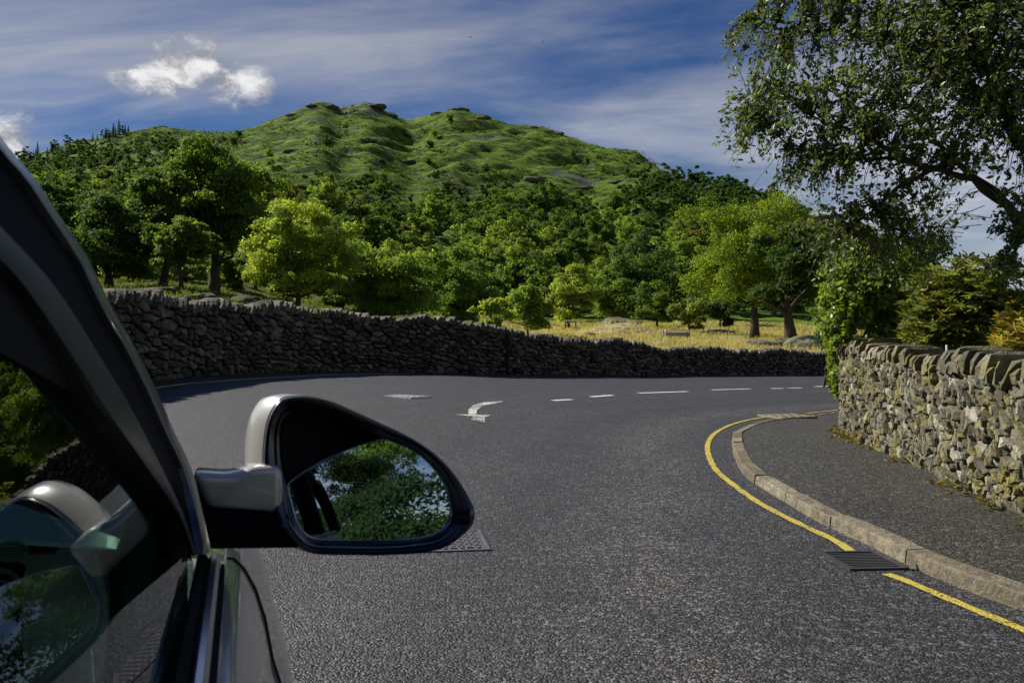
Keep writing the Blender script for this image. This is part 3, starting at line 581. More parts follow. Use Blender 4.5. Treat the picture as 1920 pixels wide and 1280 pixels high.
solo('hawthorn_tree', 'dark green hawthorn standing behind the grassy knoll', 1145, 90, 515, 58, 0.03, MD, 32, 45, 320, 0.28, 0.14, bot=-0.95)
solo('hawthorn_tree', 'round green hawthorn behind the wooden trough', 1232, 96, 520, 60, 0.03, MD, 33, 45, 330, 0.28, 0.14, bot=-0.95)
solo('sallow_bush', 'pale grey-green sallow bush beside the wooden trough', 1295, 84, 548, 42, 0.02, (0.16, 0.22, 0.06), 34, 30, 300, 0.25, 0.1, bot=-0.95, cat='bush')
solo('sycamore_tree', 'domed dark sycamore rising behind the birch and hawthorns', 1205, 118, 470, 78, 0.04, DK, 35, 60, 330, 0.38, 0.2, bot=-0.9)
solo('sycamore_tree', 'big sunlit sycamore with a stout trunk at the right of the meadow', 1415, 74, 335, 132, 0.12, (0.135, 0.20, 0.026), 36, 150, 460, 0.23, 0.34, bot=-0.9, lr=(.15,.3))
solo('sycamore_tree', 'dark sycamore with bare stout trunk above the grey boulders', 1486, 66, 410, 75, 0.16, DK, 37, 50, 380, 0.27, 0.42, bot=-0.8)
solo('laurel_bush', 'bright low bush under the dark sycamore', 1545, 62, 560, 40, 0.02, BR, 38, 26, 260, 0.2, 0.08, bot=-0.95, cat='bush')
solo('yew_tree', 'tall dark evergreen behind the ivy at the wall corner', 1705, 30, 420, 150, 0.1, BL, 39, 60, 330, 0.15, 0.2, bot=-0.8)
solo('yew_tree', 'low dark evergreen behind the orange-tinged shrub', 1830, 24, 492, 130, 0.05, BL, 40, 50, 300, 0.13, 0.15, bot=-0.9)
for i, (px, Y, ty, hp) in enumerate([(640, 66, 520, 60), (790, 72, 500, 60), (1350, 100, 520, 62), (480, 64, 430, 70), (160, 60, 470, 60), (260, 62, 455, 60), (1010, 110, 490, 55), (920, 96, 505, 50), (250, 54, 478, 60), (440, 53, 482, 62), (345, 58, 462, 70)]):
    solo('thicket_tree', ['small tree filling the gap between ash and hawthorn', 'small tree between the hawthorn and the blue-green ash', 'small tree left of the big sunlit sycamore', 'small tree behind the bright ash', 'small tree deep behind the car pillar',
          'small tree in the shade behind the narrow oak', 'small tree behind the light green birch', 'small tree behind the bright sallow bush', 'low thicket between the shaded oak and the narrow oak', 'low thicket between the big oak and the bright ash', 'low thicket glimpsed between the oak trunks'][i], px, Y, ty, hp, 0.05, [MD, MD, DK, DK, DK, MD, MD, MD, BR, MD, BR][i], 60+i, 34, 260, 0.004*Y, 0.12, nlimb=8, bot=-0.95)

# the wood on the fell side
variants = []
for i in range(6):
    H = [11, 12, 10, 13, 9, 12][i]; Rr = [5.2, 4.6, 5.0, 5.4, 4.4, 4.2][i]
    variants.append(make_tree(100+i, H, Rr, 1.0, 54, 105, 0.56, 0.25, 6, lr=(0.24, 0.40), bot=-0.8))
low = []
for i in range(3):
    rng = np.random.RandomState(150+i); L = crown_lobes(rng, 5.0, 10, 0.8, 20, (0.26, 0.42), -0.8); low.append(lobe_leaves(rng, L, 60, 0.95))
def conifer(seed, H):
    rng = np.random.RandomState(seed); P = []; N = []
    for t in np.linspace(0.1, 1.0, 22):
        r = (1-t)*H*0.2+0.15; n = int(14+60*(1-t)); a = rng.rand(n)*6.283; q_ = r*np.sqrt(rng.rand(n))*(1+.25*np.sin(a*5+t*30))
        P.append(np.stack([np.cos(a)*q_, np.sin(a)*q_, np.full(n, t*H)-q_*0.35+rng.normal(size=n)*.15], 1)); N.append(np.stack([np.cos(a)*.5, np.sin(a)*.5, np.ones(n)], 1)+rng.normal(size=(n, 3))*.35)
    P = np.concatenate(P); V, F, k = leaves(rng, P, np.concatenate(N), 0.75); tr = MB().tube([(0, 0, -.5), (0, 0, H*.97)], [0.22, 0.03], 6)
    return mesh('crown', V, F, M['leaf'], tone=np.repeat(np.clip(.45+rng.normal(size=len(P))*.15, 0, 1), k)), mesh('trunk', tr.V, tr.F, M['bark'])
conif = [conifer(170+i, h) for i, h in enumerate((13, 15, 11))]
rng = np.random.RandomState(8); placed = []; cell = {}
def ok(x, y, r):
    gx, gy = int(x//14), int(y//14)
    for a in (-1, 0, 1):
        for b in (-1, 0, 1):
            for (u, v, w) in cell.get((gx+a, gy+b), ()):
                if (u-x)**2+(v-y)**2 < (0.5*(r+w))**2: return False
    cell.setdefault((gx, gy), []).append((x, y, r)); return True
def top_Y(px):       # depth where the closed wood ends
    return float(np.interp(px, [-100, 60, 250, 400, 450, 520, 600, 700, 800, 900, 1000, 1100, 1180, 1240, 1600], [405, 400, 385, 340, 315, 285, 268, 270, 266, 270, 276, 285, 310, 375, 330]))
tries = 0
while tries < 12000 and len(placed) < 720:
    tries += 1; px = rng.uniform(-30, 1560); Y = math.sqrt(rng.uniform(118**2, 425**2)); tY = top_Y(px)+rng.normal()*7; rdg = float(np.interp(px, RDX, RDY))-3
    if Y > min(tY, rdg): continue
    x = (px-CX)/FPX*Y; s = rng.uniform(0.5, 1.0)*(1.0 if Y < 260 else 0.85)
    if ok(x, Y, 7.4*s): placed.append((x, Y, s, px))
n = 0
while n < 46:
    px = rng.uniform(430, 1230); rdg = float(np.interp(px, RDX, RDY)); Y = rng.uniform(top_Y(px), rdg-18)
    if rng.rand() < 0.55 and Y > top_Y(px)+35: continue
    placed.append(((px-CX)/FPX*Y, Y, rng.uniform(0.22, 0.6), px)); n += 1
for px in np.concatenate([rng.uniform(30, 250, 26), rng.uniform(1270, 1400, 22)]):     # crowns along the two wooded skylines
    rdg = float(np.interp(px, RDX, RDY)); Y = rdg-rng.uniform(2, 14); placed.append(((px-CX)/FPX*Y, Y, rng.uniform(.4, .7), px))
placed.sort(key=lambda t: -t[2]/t[1])
VV = []; FF = []; TT = []; nb = 0; nind = 0
for (x, y, s, px) in placed:
    z = gzf(x, y)-0.3; wood_ = fbm(np.array([x/40]), np.array([y/40]), 2)[0]; tone_mix = rng.rand()  # crown green is mixed at random for each tree
    base = np.array(DK)*(1-tone_mix)+np.array(MD)*tone_mix
    if rng.rand() < 0.34: base = np.array(BR)*rng.uniform(.75, 1.1)
    elif rng.rand() < 0.16: base = np.array((0.12, 0.15, 0.03))
    elif rng.rand() < 0.14: base = np.array((0.075, 0.115, 0.05))
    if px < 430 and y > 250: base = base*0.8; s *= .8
    if px > 1180 and y > 240: base = base*np.array((.6, .72, .9))  # bluish shade of the hill spur put into the crown colour
    conifq = (px < 260 and y > 370 and rng.rand() < 0.75)
    lone = s < 0.62 and y > top_Y(px)+4 and 430 < px < 1240
    if nind < 290 or conifq or lone:
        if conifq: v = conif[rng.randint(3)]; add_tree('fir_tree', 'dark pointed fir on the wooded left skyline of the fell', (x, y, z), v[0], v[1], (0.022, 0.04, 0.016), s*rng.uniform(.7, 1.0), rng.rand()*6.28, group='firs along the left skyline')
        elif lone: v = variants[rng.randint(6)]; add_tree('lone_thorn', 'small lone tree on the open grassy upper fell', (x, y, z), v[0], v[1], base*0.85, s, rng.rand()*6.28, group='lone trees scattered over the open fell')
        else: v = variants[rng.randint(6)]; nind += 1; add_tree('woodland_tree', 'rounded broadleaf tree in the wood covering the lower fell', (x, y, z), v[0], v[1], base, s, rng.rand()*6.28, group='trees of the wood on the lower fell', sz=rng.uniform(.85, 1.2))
    else:
        V, F, T = low[rng.randint(3)]; a = rng.rand()*6.28; ca, sa = math.cos(a), math.sin(a)
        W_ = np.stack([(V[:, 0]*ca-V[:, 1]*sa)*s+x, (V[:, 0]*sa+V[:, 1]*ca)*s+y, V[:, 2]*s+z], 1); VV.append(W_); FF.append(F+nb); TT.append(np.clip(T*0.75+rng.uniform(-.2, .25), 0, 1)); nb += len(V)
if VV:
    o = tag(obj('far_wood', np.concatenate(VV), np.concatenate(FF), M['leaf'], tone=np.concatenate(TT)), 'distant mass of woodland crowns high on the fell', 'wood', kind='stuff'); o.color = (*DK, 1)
# bracken and scrub on the open fell
rng = np.random.RandomState(77); Ps = []; Ns = []; Tn = []
for i in range(7500):
    px = rng.uniform(-20, 1300); rdg = float(np.interp(px, RDX, RDY)); Y = rng.uniform(top_Y(px)-10, rdg+2)
    x = (px-CX)/FPX*Y
    if fbm(np.array([x/14+3]), np.array([Y/9]), 2)[0] < -0.02: continue
    z = gzf(x, Y); n = 16; r = rng.uniform(.5, 1.5); D = rng.normal(size=(n, 3)); D /= np.linalg.norm(D, axis=1, keepdims=True); D[:, 2] = abs(D[:, 2])
    Ps.append(np.array([x, Y, z-.1])+D*np.array([r*1.8, r, r*.6])); Ns.append(D+np.array([0, 0, .5])); Tn.append(np.clip(rng.rand()+rng.normal(size=n)*.12, 0, 1))
P_ = np.concatenate(Ps); V, F, k = leaves(rng, P_, np.concatenate(Ns), 0.75, 0.6)
o = tag(obj('bracken', V, F, M['leaf'], tone=np.repeat(np.concatenate(Tn), k)), 'green bracken covering the open upper fell', 'bracken', kind='stuff'); o.color = (0.075, 0.125, 0.018, 1)

# grass
def blades(name, label, n, pxr, yr, hr, colr, seed, cond=None, wid=0.022):
    rng = np.random.RandomState(seed); px = rng.uniform(*pxr, n); Y = np.sqrt(rng.uniform(yr[0]**2, yr[1]**2, n)); x = (px-CX)/FPX*Y; z = gz(x, Y)
    k = (sdist(FW, x, Y) > 0.7) & (sdist(RW, x, Y) > 0)
    k &= (fbm(x/2.2, Y/2.2, 3) > -0.22); x, Y, z = x[k], Y[k], z[k]; n = len(x); P = np.stack([x, Y, z-.03], 1)
    h = rng.uniform(*hr, n)*(1+0.7*fbm(x/3+9, Y/3, 2)); a = rng.rand(n)*6.28; w = wid*Y/45; ln = rng.normal(size=(n, 2))*0.35*h[:, None]
    dx_ = np.stack([np.cos(a)*w, np.sin(a)*w, 0*a], 1); tip = P+np.stack([ln[:, 0]+.12*h, ln[:, 1], h], 1); mid = P+np.stack([ln[:, 0]*.35, ln[:, 1]*.35, h*.55], 1)
    V = np.stack([P-dx_, P+dx_, mid+dx_*.8, tip, mid-dx_*.8], 1).reshape(-1, 3); F = np.arange(n*5).reshape(n, 5)
    t = np.clip(.5+.5*fbm(x/5, Y/5, 2)+rng.normal(size=n)*.15, 0, 1)
    o = tag(obj(name, V, F, M['blade'], tone=np.repeat(t, 5)), label, 'grass', kind='stuff'); o.color = (*colr, 1)
blades('meadow_grass', 'tall straw-coloured grass in the meadow beyond the lower wall', 62000, (900, 1620), (44, 112), (.15, .42), (0.46, 0.41, 0.14), 5, wid=0.012)
blades('meadow_grass', 'green tufts among the straw-coloured meadow grass', 9000, (900, 1620), (50, 116), (.15, .4), (0.17, 0.20, 0.035), 6, wid=0.014)
blades('bank_grass', 'short bright green grass on the mossy bank behind the tall wall', 22000, (150, 900), (22, 75), (.10, .28), (0.15, 0.19, 0.025), 7, wid=0.016)

# weeds and fallen leaves gathered along the foot of the walls
rng = np.random.RandomState(123); Ps = []; Ns = []; Tn = []
for P0, n0, sgn, y0, y1, bf in ((FW, 1500, -1, 8, 50, base_r), (RW, 320, 1, 4, 14, base_p)):
    Sx = resample(P0, 600, y0, y1)
    for i in range(n0):
        k = rng.randint(1, 598); t = Sx[k+1]-Sx[k-1]; t = t/np.linalg.norm(t); nn_ = np.array([-t[1], t[0]])*sgn; dd = abs(rng.normal())*.07+.03; c2_ = Sx[k]+nn_*dd
        if vnoise(np.array([k*.06]), np.array([sgn*3.3]))[0] < -.05: continue
        m_ = rng.randint(2, 6); hh_ = rng.uniform(.0, .10)*(rng.rand() < .45); Ps.append(np.array([c2_[0], c2_[1], bf(*c2_)+.015])+np.abs(rng.normal(size=(m_, 3)))*np.array([.03, .03, hh_])*rng.choice([-1, 1], (m_, 3))*np.array([1, 1, 0])+np.array([0, 0, 1])*np.abs(rng.normal(size=(m_, 1)))*hh_)
        Ns.append(rng.normal(size=(m_, 3))*.5+np.array([0, 0, 1])); Tn.append(np.full(m_, rng.rand()))
P_ = np.concatenate(Ps); V, F, k = leaves(rng, P_, np.concatenate(Ns), .055, .5); o = tag(obj('weeds', V, F, M['leaf'], tone=np.repeat(np.concatenate(Tn), k)), 'sparse weeds and fallen leaves along the foot of the stone walls', 'weeds', kind='stuff'); o.color = (0.13, 0.12, 0.04, 1)
# boulders
def boulder(name, label, px, Y, r, seed, sz=(1, 1, .7), sink=0.25, tone=.5):
    bm = bmesh.new(); bmesh.ops.create_icosphere(bm, subdivisions=4, radius=1); rg = np.random.RandomState(seed); pl_ = rg.normal(size=(9, 3)); pl_ /= np.linalg.norm(pl_, axis=1, keepdims=True); of = rg.uniform(.55, .9, 9)
    V = np.array([v.co[:] for v in bm.verts])
    for a, b in zip(pl_, of): dd = V@a-b; V = V-np.maximum(dd, 0)[:, None]*a*0.85
    V = V*(1+0.30*fbm(V[:, 0]*2.2+seed, V[:, 1]*2.2+V[:, 2]*2.7, 4))[:, None]*np.array(sz)*r
    F = [tuple(v.index for v in f.verts) for f in bm.faces]; bm.free(); x, y, z = place(px, Y)
    o = obj(name, V, F, M['boulder'], smooth=True, tone=tone); o.location = (x, y, z+r*sz[2]*(1-sink)*.6); tag(o, label, 'boulder' if name == 'boulder' else 'outcrop'); return o
boulder('boulder', 'mossy boulder in the shade under the narrow oak', 300, 36, .8, 1, (1.5, 1, .4), sink=.8, tone=.0)
boulder('boulder', 'grey-sided mossy boulder right of the shaded oak roots', 372, 31, .7, 2, (1.1, 1, .5), sink=.8, tone=.1)
boulder('boulder', 'low mossy boulder at the foot of the big oak', 455, 34, .55, 3, (1.3, 1, .5), sink=.8, tone=.0)
boulder('boulder', 'small mossy rock perched just behind the tall wall', 320, 19.6, .34, 4, (1.3, .9, .7), sink=-.6, tone=.1)
boulder('boulder', 'pale rounded boulder lying in the meadow left of the sycamore trunk', 1428, 58, .9, 5, (1.5, 1, .55), tone=.7)
boulder('boulder', 'large grey boulder below the stout sycamore trunk', 1522, 56, 1.25, 6, (1.35, 1, .5), tone=.8)
boulder('boulder', 'dark boulder touching the large grey boulder', 1480, 60, .8, 7, (1.5, 1, .6), tone=.2)
boulder('boulder', 'flat grey rock capping the grassy knoll', 1160, 78, .9, 8, (2.2, 1, .55), sink=-.3, tone=.6)
boulder('boulder', 'small rock in the straw grass left of the knoll', 1105, 68, .5, 9, (1.2, 1, .8), tone=.4)
boulder('boulder', 'pale rock sitting on the step where the stone walls meet', 962, 30.8, .38, 10, (1.2, .8, .7), sink=-1.6, tone=.9)
boulder('boulder', 'flat pale slab in the far grass before the big sycamore', 1345, 82, .9, 11, (2.2, 1, .4), tone=.8)
for i, (px, back, r) in enumerate([(585, 4, 5), (618, 2, 7), (660, 6, 9), (700, 4, 10), (735, 5, 6), (822, 3, 6), (862, 3, 9), (905, 5, 7), (1000, 2, 4), (1045, 2, 5), (320, 3, 4), (545, 8, 5)]):
    boulder('rock_outcrop', 'dark craggy rock outcrop breaking the skyline of the fell', px, float(np.interp(px, RDX, RDY))-back-2, r*.42, 300+i, (1.6, .9, .5), 1.25, .05+.03*(i % 4))['group'] = 'crags along the skyline of the fell'
for i, (px, Y, r) in enumerate([(560, 372, 6), (690, 395, 4), (1000, 352, 5), (1010, 362, 4), (950, 345, 3.5), (1085, 350, 5), (1150, 362, 4), (760, 380, 3.5), (880, 372, 3), (640, 350, 3.5)]):
    boulder('rock_outcrop', 'grey rock outcrop on the open grassy slope of the fell', px, Y, r*.6, 330+i, (1.8, 1, .45), 1.2, .2+.06*(i % 4))['group'] = 'outcrops on the open slope of the fell'
x, y, z = place(1268, 70); e = tag(empty('wooden_trough', (x, y, z), R(12)), 'weathered wooden trough with a pale top rail standing in the meadow', 'trough')
MB().box((0, 0, .42), (.9, .28, .22)).build('trough_body', M['wood'], e); MB().box((0, -.3, .78), (1.05, .05, .06)).build('top_rail', M['white'], e)
for a in (-.95, .95):
    for b in (-.25, .25): MB().box((a, b, .38), (.05, .05, .42)).build('leg', M['wood'], e)
x, y, z = place(1070, 80); e = tag(empty('plank_stile', (x, y, z+.35), R(-14)), 'pale plank on two posts at the back of the meadow', 'stile'); MB().box((0, 0, .55), (.65, .12, .05)).build('plank', M['white'], e)
for a in (-.45, .45): MB().box((a, 0, 0.1), (.06, .06, .45)).build('post', M['wood'], e)

# ------------------------------------------------------------------ plants by the garden wall
def volume_leaves(rng, ell, n, size, normal_out=0.7, **kw):
    vol = np.array([e_[3]*e_[4]*e_[5] for e_ in ell])**0.5; cnt = (n*vol/vol.sum()).astype(int); P = []; N = []
    for e_, k in zip(ell, cnt):
        D = rng.normal(size=(k, 3)); D /= np.linalg.norm(D, axis=1, keepdims=True); r = np.where(rng.rand(k) < .7, .8+.28*rng.rand(k), rng.rand(k)**.5)
        w = 1+.3*np.sin(D[:, 0]*7+e_[0]*5)*np.sin(D[:, 2]*7+e_[2]*3); P.append(np.array(e_[:3])+D*(r*w)[:, None]*np.array(e_[3:6])); N.append(D*normal_out+rng.normal(size=(k, 3))*.55+np.array([0, 0, .25]))
    P = np.concatenate(P); V, F, k = leaves(rng, P, np.concatenate(N), size, **kw); return V, F, np.repeat(np.clip(.5+rng.normal(size=len(P))*.2, 0, 1), k), P
def W3(px, py, Y): return ((px-CX)/FPX*Y, Y, CAMH+(CY-py)/FPX*Y)
def E(px, py, Y, rx, ry, rz): return (*W3(px, py, Y), rx, ry, rz)
def plant(name, label, cat, base, ell, n, size, colr, seed, stems, mtl='leaf', tipcol=None, **kw):
    rng = np.random.RandomState(seed); V, F, T, P = volume_leaves(rng, ell, n, size, **kw); b = np.array(base); e = tag(empty(name, base), label, cat)
    o = obj('foliage', V-b, F, M[mtl], e, tone=T); o.color = (*colr, 1)
    mb = MB()
    for k in range(stems):
        c_ = ell[k % len(ell)]; t = Vector((c_[0]-b[0]+rng.normal()*c_[3]*.4, c_[1]-b[1]+rng.normal()*c_[4]*.4, c_[2]-b[2]+rng.rand()*c_[5]*.5)); s_ = Vector((rng.normal()*.08, rng.normal()*.08, -.1))
        mb.tube([s_, s_.lerp(t, .4)+Vector((rng.normal()*.08, rng.normal()*.08, .05)), s_.lerp(t, .75), t], [.025, .018, .012, .005], 5)
    mb.build('stem', M['bark'], e); return e
# ivy mound over the corner of the garden wall
b = (4.75, 13.35, base_p(4.7, 13.2)+0.70)
plant('ivy_bush', 'dense ivy bush spilling over the corner of the garden wall', 'bush', b,
      [E(1640, 520, 13.4, .62, .5, .45), E(1595, 560, 13.4, .42, .4, .42), E(1572, 620, 13.2, .20, .25, .42), E(1567, 680, 12.9, .11, .15, .36), E(1572, 715, 12.7, .09, .1, .2), E(1690, 560, 13.6, .5, .45, .4), E(1620, 480, 13.6, .42, .4, .35), E(1660, 600, 13.7, .4, .3, .3), E(1560, 590, 13.7, .15, .2, .3)],
      19000, 0.066, (0.15, 0.22, 0.028), 41, 14, 'leaf_gloss', aspect=.75, hexa=True)
b = (5.35, 10.6, base_p(5, 10.6)+0.72)
def rosettes(name, label, base, ell, n, size, colr, tip, seed):
    rng = np.random.RandomState(seed); _, _, _, P = volume_leaves(rng, ell, n, .1); b = np.array(base); Q = []; T = []; N = []
    for c_ in P:
        ax = np.array([rng.normal()*.45, -.25+rng.normal()*.45, 1.0]); ax /= np.linalg.norm(ax); u = np.cross(ax, [.3, .8, .1]); u /= np.linalg.norm(u); v = np.cross(ax, u); k = rng.randint(6, 10)
        for j in range(k): a = 6.283*j/k+rng.normal()*.15; dr = (u*math.cos(a)+v*math.sin(a))*.9+ax*(.25+rng.normal()*.2); Q.append(c_+dr*size*.5); T.append(dr); N.append(ax*1.0-dr*.25)
    Q = np.array(Q); V, F, k = leaves(rng, Q, np.array(N), size, .3, True, tdir=np.array(T)*3); e = tag(empty(name, base), label, 'shrub')
    hot = np.repeat(rng.rand(len(P)) < tip[1], 1); nper = len(V)//6; V = V-b
    tone = np.repeat(np.clip(.45+rng.normal(size=nper)*.18, 0, 1), 6); fac = np.arange(nper); side_ = rng.rand(nper) < tip[1]
    for nm, msk_, cc in (('foliage', ~side_, colr), ('young_leaves', side_, tip[0])):
        ids = np.where(msk_)[0]; Vv = V.reshape(-1, 6, 3)[ids].reshape(-1, 3); m_ = np.arange(len(ids)*6).reshape(-1, 6); Ff = np.concatenate([m_[:, [0, 1, 2, 3]], m_[:, [0, 3, 4, 5]]])
        o = obj(nm, Vv, Ff, M['leaf_gloss'], e, tone=tone.reshape(-1, 6)[ids].ravel()); o.color = (*cc, 1)
    mb = MB()
    for j in range(16):
        t = Vector(P[rng.randint(len(P))]-b); s_ = Vector((rng.normal()*.1, rng.normal()*.1, -.1)); mb.tube([s_, s_.lerp(t, .5)+Vector((0, 0, .1)), t], [.02, .014, .005], 5)
    mb.build('stem', M['bark'], e); return e
rosettes('rhododendron_shrub', 'rhododendron with orange-tinged leaves above the garden wall', b,
         [E(1790, 570, 10.3, .50, .45, .40), E(1740, 600, 10.2, .28, .3, .26), E(1850, 550, 10.4, .40, .4, .42), E(1760, 540, 10.4, .30, .3, .22), E(1880, 600, 10.2, .3, .3, .3), E(1720, 640, 10.1, .14, .2, .14), E(1800, 630, 10.0, .35, .25, .14)], 950, .105, (0.14, 0.18, 0.035), ((0.30, 0.23, 0.05), .14), 43)
b = (4.55, 7.6, base_p(4.4, 7.6)+0.72)
rosettes('azalea_shrub', 'yellow-leaved azalea leaning over the garden wall', b, [E(1895, 620, 7.4, .14, .2, .11), E(1930, 600, 7.5, .22, .25, .17), E(1875, 650, 7.3, .07, .1, .07), E(1960, 640, 7.4, .2, .2, .18)], 150, .065, (0.36, 0.32, 0.05), ((0.44, 0.33, 0.045), .25), 44)

# overhanging tree: trunk in the garden, boughs reaching over the footway
rng = np.random.RandomState(50); tb = Vector((6.1, 8.6, base_p(5.8, 8.6)+0.6)); e = tag(empty('overhanging_tree', tb), 'dark glossy-leaved tree in the garden reaching over footway and road', 'tree')
Vp = lambda px, py, Y: Vector(W3(px, py, Y))
limbs = [([tb-Vector((0, 0, .4)), Vp(2160, 560, 8.5), Vp(2110, 380, 8.4), Vp(2070, 200, 8.3), Vp(2040, 20, 8.3), Vp(2020, -220, 8.3), Vp(1990, -420, 8.3)], [.24, .2, .17, .15, .12, .08, .03]),
         ([Vp(2110, 600, 8.5), Vp(2010, 510, 8.3), Vp(1935, 440, 8.2), Vp(1870, 370, 8.1), Vp(1805, 332, 8.1), Vp(1745, 318, 8.0), Vp(1690, 296, 8.0), Vp(1610, 250, 8.0), Vp(1520, 220, 8.1)], [.12, .105, .09, .075, .062, .05, .04, .028, .012]),
         ([Vp(1895, 392, 8.2), Vp(1850, 345, 8.2), Vp(1800, 310, 8.3), Vp(1740, 250, 8.4), Vp(1680, 170, 8.5)], [.06, .05, .04, .028, .012]),
         ([Vp(2085, 240, 8.3), Vp(1985, 270, 7.9), Vp(1915, 265, 7.6), Vp(1880, 190, 7.5), Vp(1835, 110, 7.5), Vp(1780, 20, 7.5), Vp(1720, -60, 7.5)], [.13, .11, .095, .08, .062, .04, .015]),
         ([Vp(1880, 190, 7.5), Vp(1800, 150, 7.7), Vp(1720, 90, 7.9), Vp(1600, 60, 8.1), Vp(1480, 60, 8.3), Vp(1420, 35, 8.4)], [.05, .042, .034, .026, .016, .006]),
         ([Vp(1745, 318, 8.0), Vp(1690, 350, 8.2), Vp(1640, 390, 8.3), Vp(1590, 430, 8.4)], [.035, .028, .018, .007]), ([Vp(1690, 296, 8.0), Vp(1580, 300, 8.3), Vp(1480, 270, 8.5), Vp(1410, 215, 8.6)], [.03, .022, .014, .005]),
         ([Vp(1935, 440, 8.2), Vp(1900, 470, 7.8), Vp(1880, 520, 7.6)], [.03, .02, .006])]
mb = MB(); nodes = []
for P_, r_ in limbs:
    sp = smooth_path(P_, .15); rr = np.interp(np.linspace(0, len(P_)-1, len(sp)), range(len(P_)), r_); sp = [v+Vector(rng.normal(size=3)*.012) for v in sp]; mb.tube(sp, list(rr*(1 if len(limbs[0][0]) == len(P_) and P_[0] == limbs[0][0][0] else .62)), 8); nodes += [(v, a) for v, a in zip(sp, rr) if a < .1]
for v in range(len(mb.V)): mb.V[v] = tuple(Vector(mb.V[v])-tb)
mb.build('trunk', M['bark'], e, smooth=True)
ell = [E(1600, 150, 8.1, .95, .9, .72), E(1790, 90, 7.6, .95, .9, .75), E(1470, 90, 8.4, .42, .55, .50), E(1440, 210, 8.5, .40, .45, .33), E(1395, 45, 8.5, .10, .15, .14), E(1560, 280, 8.3, .48, .5, .30), E(1640, 370, 8.3, .55, .5, .45), E(1720, 420, 8.6, .4, .3, .3), E(1820, 100, 7.3, .7, .5, .6), E(1585, 440, 8.5, .42, .45, .34), E(1500, 310, 8.5, .22, .3, .12),
       E(1700, 200, 7.8, .75, .8, .5), E(1900, 180, 7.3, .45, .6, .55), E(1880, 20, 7.2, .6, .7, .5), E(1650, -60, 8.0, 1.0, .9, .5), E(1930, -120, 7.3, .8, .8, .6), E(2060, 150, 7.6, .5, .6, .7), E(1400, 235, 8.5, .16, .25, .16), E(1680, 470, 8.7, .35, .3, .22), E(1905, 400, 7.7, .16, .25, .28), E(1895, 500, 7.6, .10, .2, .22), E(1950, 330, 7.4, .2, .3, .3), E(1780, 290, 8.1, .4, .4, .16), E(1540, -30, 8.3, .55, .6, .4)]
ends = []
for e_ in ell:
    k = int(200*(e_[3]*e_[4]*e_[5])**0.60/0.55)+14; D = rng.normal(size=(k, 3)); D /= np.linalg.norm(D, axis=1, keepdims=True); ends.append(np.array(e_[:3])+D*(rng.rand(k)**.45*1.05)[:, None]*np.array(e_[3:6]))
ends = np.concatenate(ends); NP = np.array([v[0][:] for v in nodes]); tw = MB(); LP = []; LN = []; LT_ = []
for c_ in ends:
    dd = NP-c_; j = int(np.argmin((dd**2).sum(1)+np.maximum(0, dd[:, 2])*.2)); a = Vector(NP[j]); c_ = Vector(c_)
    out_ = (c_-a); L_ = out_.length; out_.normalize(); st = a if L_ < .45 else c_-out_*min(L_, rng.uniform(.25, .5)); tip = c_+out_*.10+Vector((rng.normal()*.06, rng.normal()*.06, -rng.uniform(.05, .22)))
    mid = st.lerp(c_, .5)+Vector((0, 0, .05+.05*L_)); tw.tube([st, mid, c_, tip], [.0045, .0038, .003, .0015], 3, cap=False)
    for k in range(rng.randint(10, 17)):
        f = rng.rand(); q_ = (st.lerp(mid, .3+f*3*.7) if f < .25 else mid.lerp(c_, (f-.25)*3.3) if f < .55 else c_.lerp(tip, (f-.55)/.45)); dr = Vector(rng.normal(size=3)); dr.z = dr.z*.6-.55; dr = (dr+out_*.5).normalized()
        LP.append(q_+dr*.035); LT_.append(dr); LN.append(Vector(rng.normal(size=3))*.9+Vector((-.35, -.25, .45)))
tw.V = [tuple(Vector(v)-tb) for v in tw.V]; tag(tw.build('twigs', M['bark'], e), kind='stuff')
LP = np.array([v[:] for v in LP]); V, F, k = leaves(rng, LP, np.array([v[:] for v in LN]), .050, .46, True, tdir=np.array([v[:] for v in LT_])*2.5)
o = obj('crown', V-np.array(tb[:]), F, M['leaf_gloss'], e, tone=np.repeat(np.clip(.45+rng.normal(size=len(LP))*.2, 0, 1), k)); o.color = (0.10, 0.145, 0.040, 1)
# ferns rooted in the far walls
for i, (px, py, Y, r, lab) in enumerate([(950, 640, 28.9, .22, 'green fern growing from the join of the two dark walls'), (1312, 660, 38.4, .2, 'small fern on the crest of the lower dark wall')]):
    x, y, z = W3(px, py, Y); plant('wall_fern', lab, 'fern', (x, y, z-r), [(x, y, z, r, r*.6, r*1.2)], 260, .12, (0.12, 0.17, 0.02), 80+i, 3, aspect=.3)

# trees and a pole on the road behind, seen in the door mirror
for i, (x, y, s, lab, cc) in enumerate([(5.0, -15.5, .44, 'big dark tree behind the car, filling the door mirror', (0.02, 0.038, 0.014)), (9.5, -24, .95, 'distant tree right of the pole in the door mirror', MD), (0.2, -26, 1.0, 'far tree closing the road behind the car', BL), (-9.5, -22, .9, 'tree over the wall on the far side behind the car', MD), (11.5, -10, .6, 'tree in the garden behind the car', MD)]):
    a, b = make_tree(200+i, 12, 5.6, .3, 60, 200, .36, .25, 10, bot=-.97); add_tree('roadside_tree', lab, (x, y, gzf(x, y)), a, b, cc, s, i*1.3)
rng = np.random.RandomState(91); L_ = [(2.7+rng.normal()*.15, y, .6+rng.rand()**2*1.2, .35+.25*rng.rand()) for y in np.arange(-26, -3.0, .16)]; V, F, T = lobe_leaves(rng, L_, 170, .13); e = tag(empty('hedge', (2.7, -12, .1)), 'clipped hedge along the footway behind the car', 'hedge')
o = obj('foliage', V-np.array([2.7, -12, .1]), F, M['leaf'], e, tone=T); o.color = (*BL, 1)
